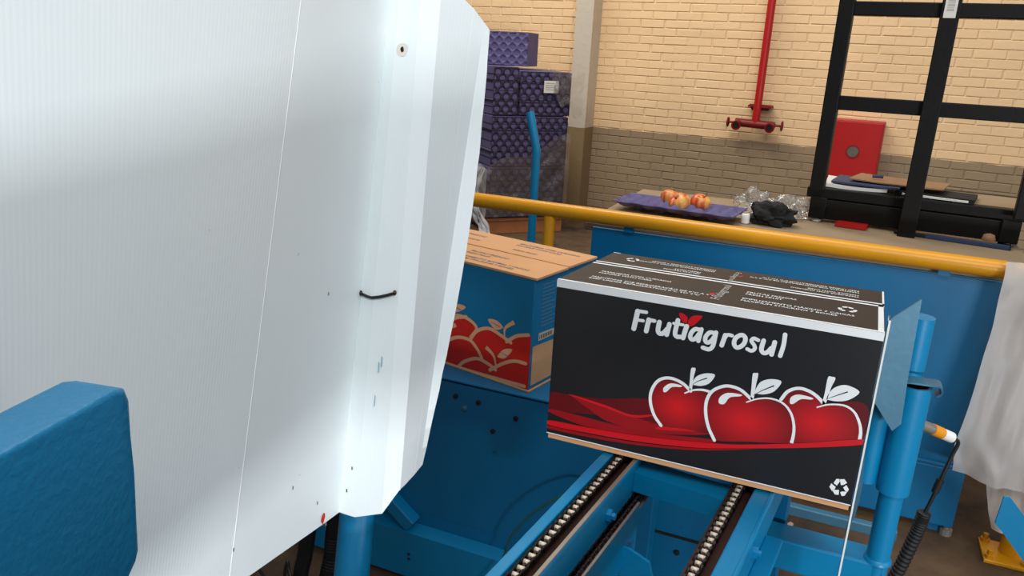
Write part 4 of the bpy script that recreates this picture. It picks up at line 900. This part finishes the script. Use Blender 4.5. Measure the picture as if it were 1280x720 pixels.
# hoses and cable under the board
t = thing('corrugated_hose', 'black hose hanging under the white board, left one', 'hose', (-.83, 1.05, 0))
hp = cr([(-.815, 1.10, .62), (-.826, 1.06, .46), (-.83, 1.045, .39), (-.835, 1.03, .30), (-.83, 1.03, .012)], 20)
MB().tube(hp, [.0155 if i % 2 else .014 for i in range(len(hp))], 12).build('tube', 'rubber', t, 60)
t = thing('corrugated_hose', 'black corrugated hose next to the leaning blue post under the white board', 'hose', (-.78, 1.07, 0))
hp = cr([(-.775, 1.11, .62), (-.781, 1.075, .46), (-.783, 1.065, .39), (-.787, 1.05, .30), (-.785, 1.05, .012)], 20)
MB().tube(hp, [.0165 if i % 2 else .0145 for i in range(len(hp))], 12).build('tube', 'rubber', t, 60)
tag(MB().tube(cr([(-.86, 1.15, .50), (-.83, 1.11, .435), (-.81, 1.10, .412), (-.79, 1.13, .41), (-.785, 1.18, .30), (-.79, 1.20, .012)], 8), .0042, 8).build('white_cable', 'white_plastic', None, 60), 'thin white cable sagging between the black hoses', 'cable')
tag(MB().tube(cr([(-1.30, 1.40, .012), (-1.26, 1.37, .02), (-1.05, 1.22, .10), (-.88, 1.05, .345), (-.85, 1.02, .36), (-.80, .98, .30), (-.74, .92, .012)], 8), .0036, 8).build('black_cable', 'rubber', None, 60), 'thin black cable curving over the floor under the white board', 'cable')

# hanging milky plastic sheets at the right end of the rail
def drape(name, label, left, right, y0, amp, seed, m):
    L_ = cr(left, 6); R_ = cr(right, 6)
    def f(u, v):
        k = v*(len(L_)-1); i = min(len(L_)-2, int(k)); g = k-i
        a = L_[i].lerp(L_[i+1], g); b = R_[i].lerp(R_[i+1], g); p = a.lerp(b, u)
        w = noise.noise(Vector((u*5+seed, v*2.0, seed)))*amp+math.sin(u*17+v*3+seed)*amp*.45*(.3+v)+noise.noise(Vector((u*14, v*7, seed)))*amp*.35
        return p+Vector((.25*w, -w, 0))
    return tag(MB().grid(f, 44, 44).build(name, m, None, 80), label, 'plastic sheet')
drape('plastic_sheet', 'milky plastic sheet draped over the right end of the yellow rail', [(.432, 2.37, .858), (.430, 2.33, .80), (.424, 2.31, .66), (.410, 2.295, .50), (.396, 2.28, .36), (.412, 2.275, .272)], [(.76, 2.37, .86), (.77, 2.33, .80), (.78, 2.32, .66), (.79, 2.31, .50), (.80, 2.30, .34), (.80, 2.29, .215)], 2.33, .028, 1.0, 'milky_bag')
drape('plastic_sheet', 'lower milky plastic sheet hanging under the draped one, by the yellow post', [(.470, 2.34, .60), (.485, 2.34, .40), (.50, 2.335, .27), (.525, 2.33, .17), (.545, 2.33, .10)], [(.74, 2.34, .60), (.74, 2.34, .40), (.74, 2.33, .27), (.73, 2.33, .17), (.72, 2.33, .088)], 2.33, .02, 3.0, 'milky_bag')
t = thing('rail_stub', 'far stretch of yellow rail under the draped plastic sheet', 'rail', (.62, 2.4, 0))
MB().tube([(.46, 2.4, .827), (.80, 2.4, .826)], .0235, 20).build('tube', 'yellow_paint', t, 50)
MB().tube([(.74, 2.4, .81), (.74, 2.4, 0)], .019, 16).build('post', 'yellow_paint', t, 50)

t = thing('blue_plate', 'flat blue steel plate standing at an angle in the lower right corner', 'plate', (.56, 1.9, 0))
MB().prism([(-.004, .05), (0, .12), (.012, .122), (.40, -.29), (.40, -.40), (.012, .035)], (.452, 1.9, .292), (1, .05, 0), (0, 0, 1), -.006).build('plate', 'blue_paint', t)
MB().box((.80, 1.925, .06), (.10, .03, .16)).build('foot', 'blue_paint', t)

# scraps on the floor
for i, (x, y, s, l) in enumerate(((-.06, 2.16, .022, 'pale chip of wood lying on the dirty floor near the side guide'), (.02, 2.24, .014, 'tiny pale scrap on the floor under the carton corner'), (.10, 2.20, .012, 'small scrap on the floor left of the guide post'))):
    R = rz(i*1.3); mb = MB()
    mb.prism([(-s, -s*.4), (s*.7, -s*.5), (s, s*.2), (.1*s, s*.55), (-s*.8, s*.3)], (x, y, .001), R @ Vector((1, 0, 0)), R @ Vector((0, 1, 0)), .006)
    tag(mb.build('floor_scrap', 'dust', None), l, 'scrap')

tag(MB().tube(cr([(-.66, 1.44, .012), (-0.595, 1.470, 0.176), (-0.586, 1.470, 0.216), (-0.565, 1.470, 0.268), (-0.524, 1.470, 0.327), (-0.468, 1.470, 0.381), (-0.402, 1.470, 0.416), (-0.345, 1.470, 0.391), (-0.320, 1.470, 0.309), (-.40, 1.45, .012)], 8), .0035, 8).build('cable_loop', 'teal_cable', None, 60), 'thin teal cable looping in front of the dark blue bed plate', 'cable')
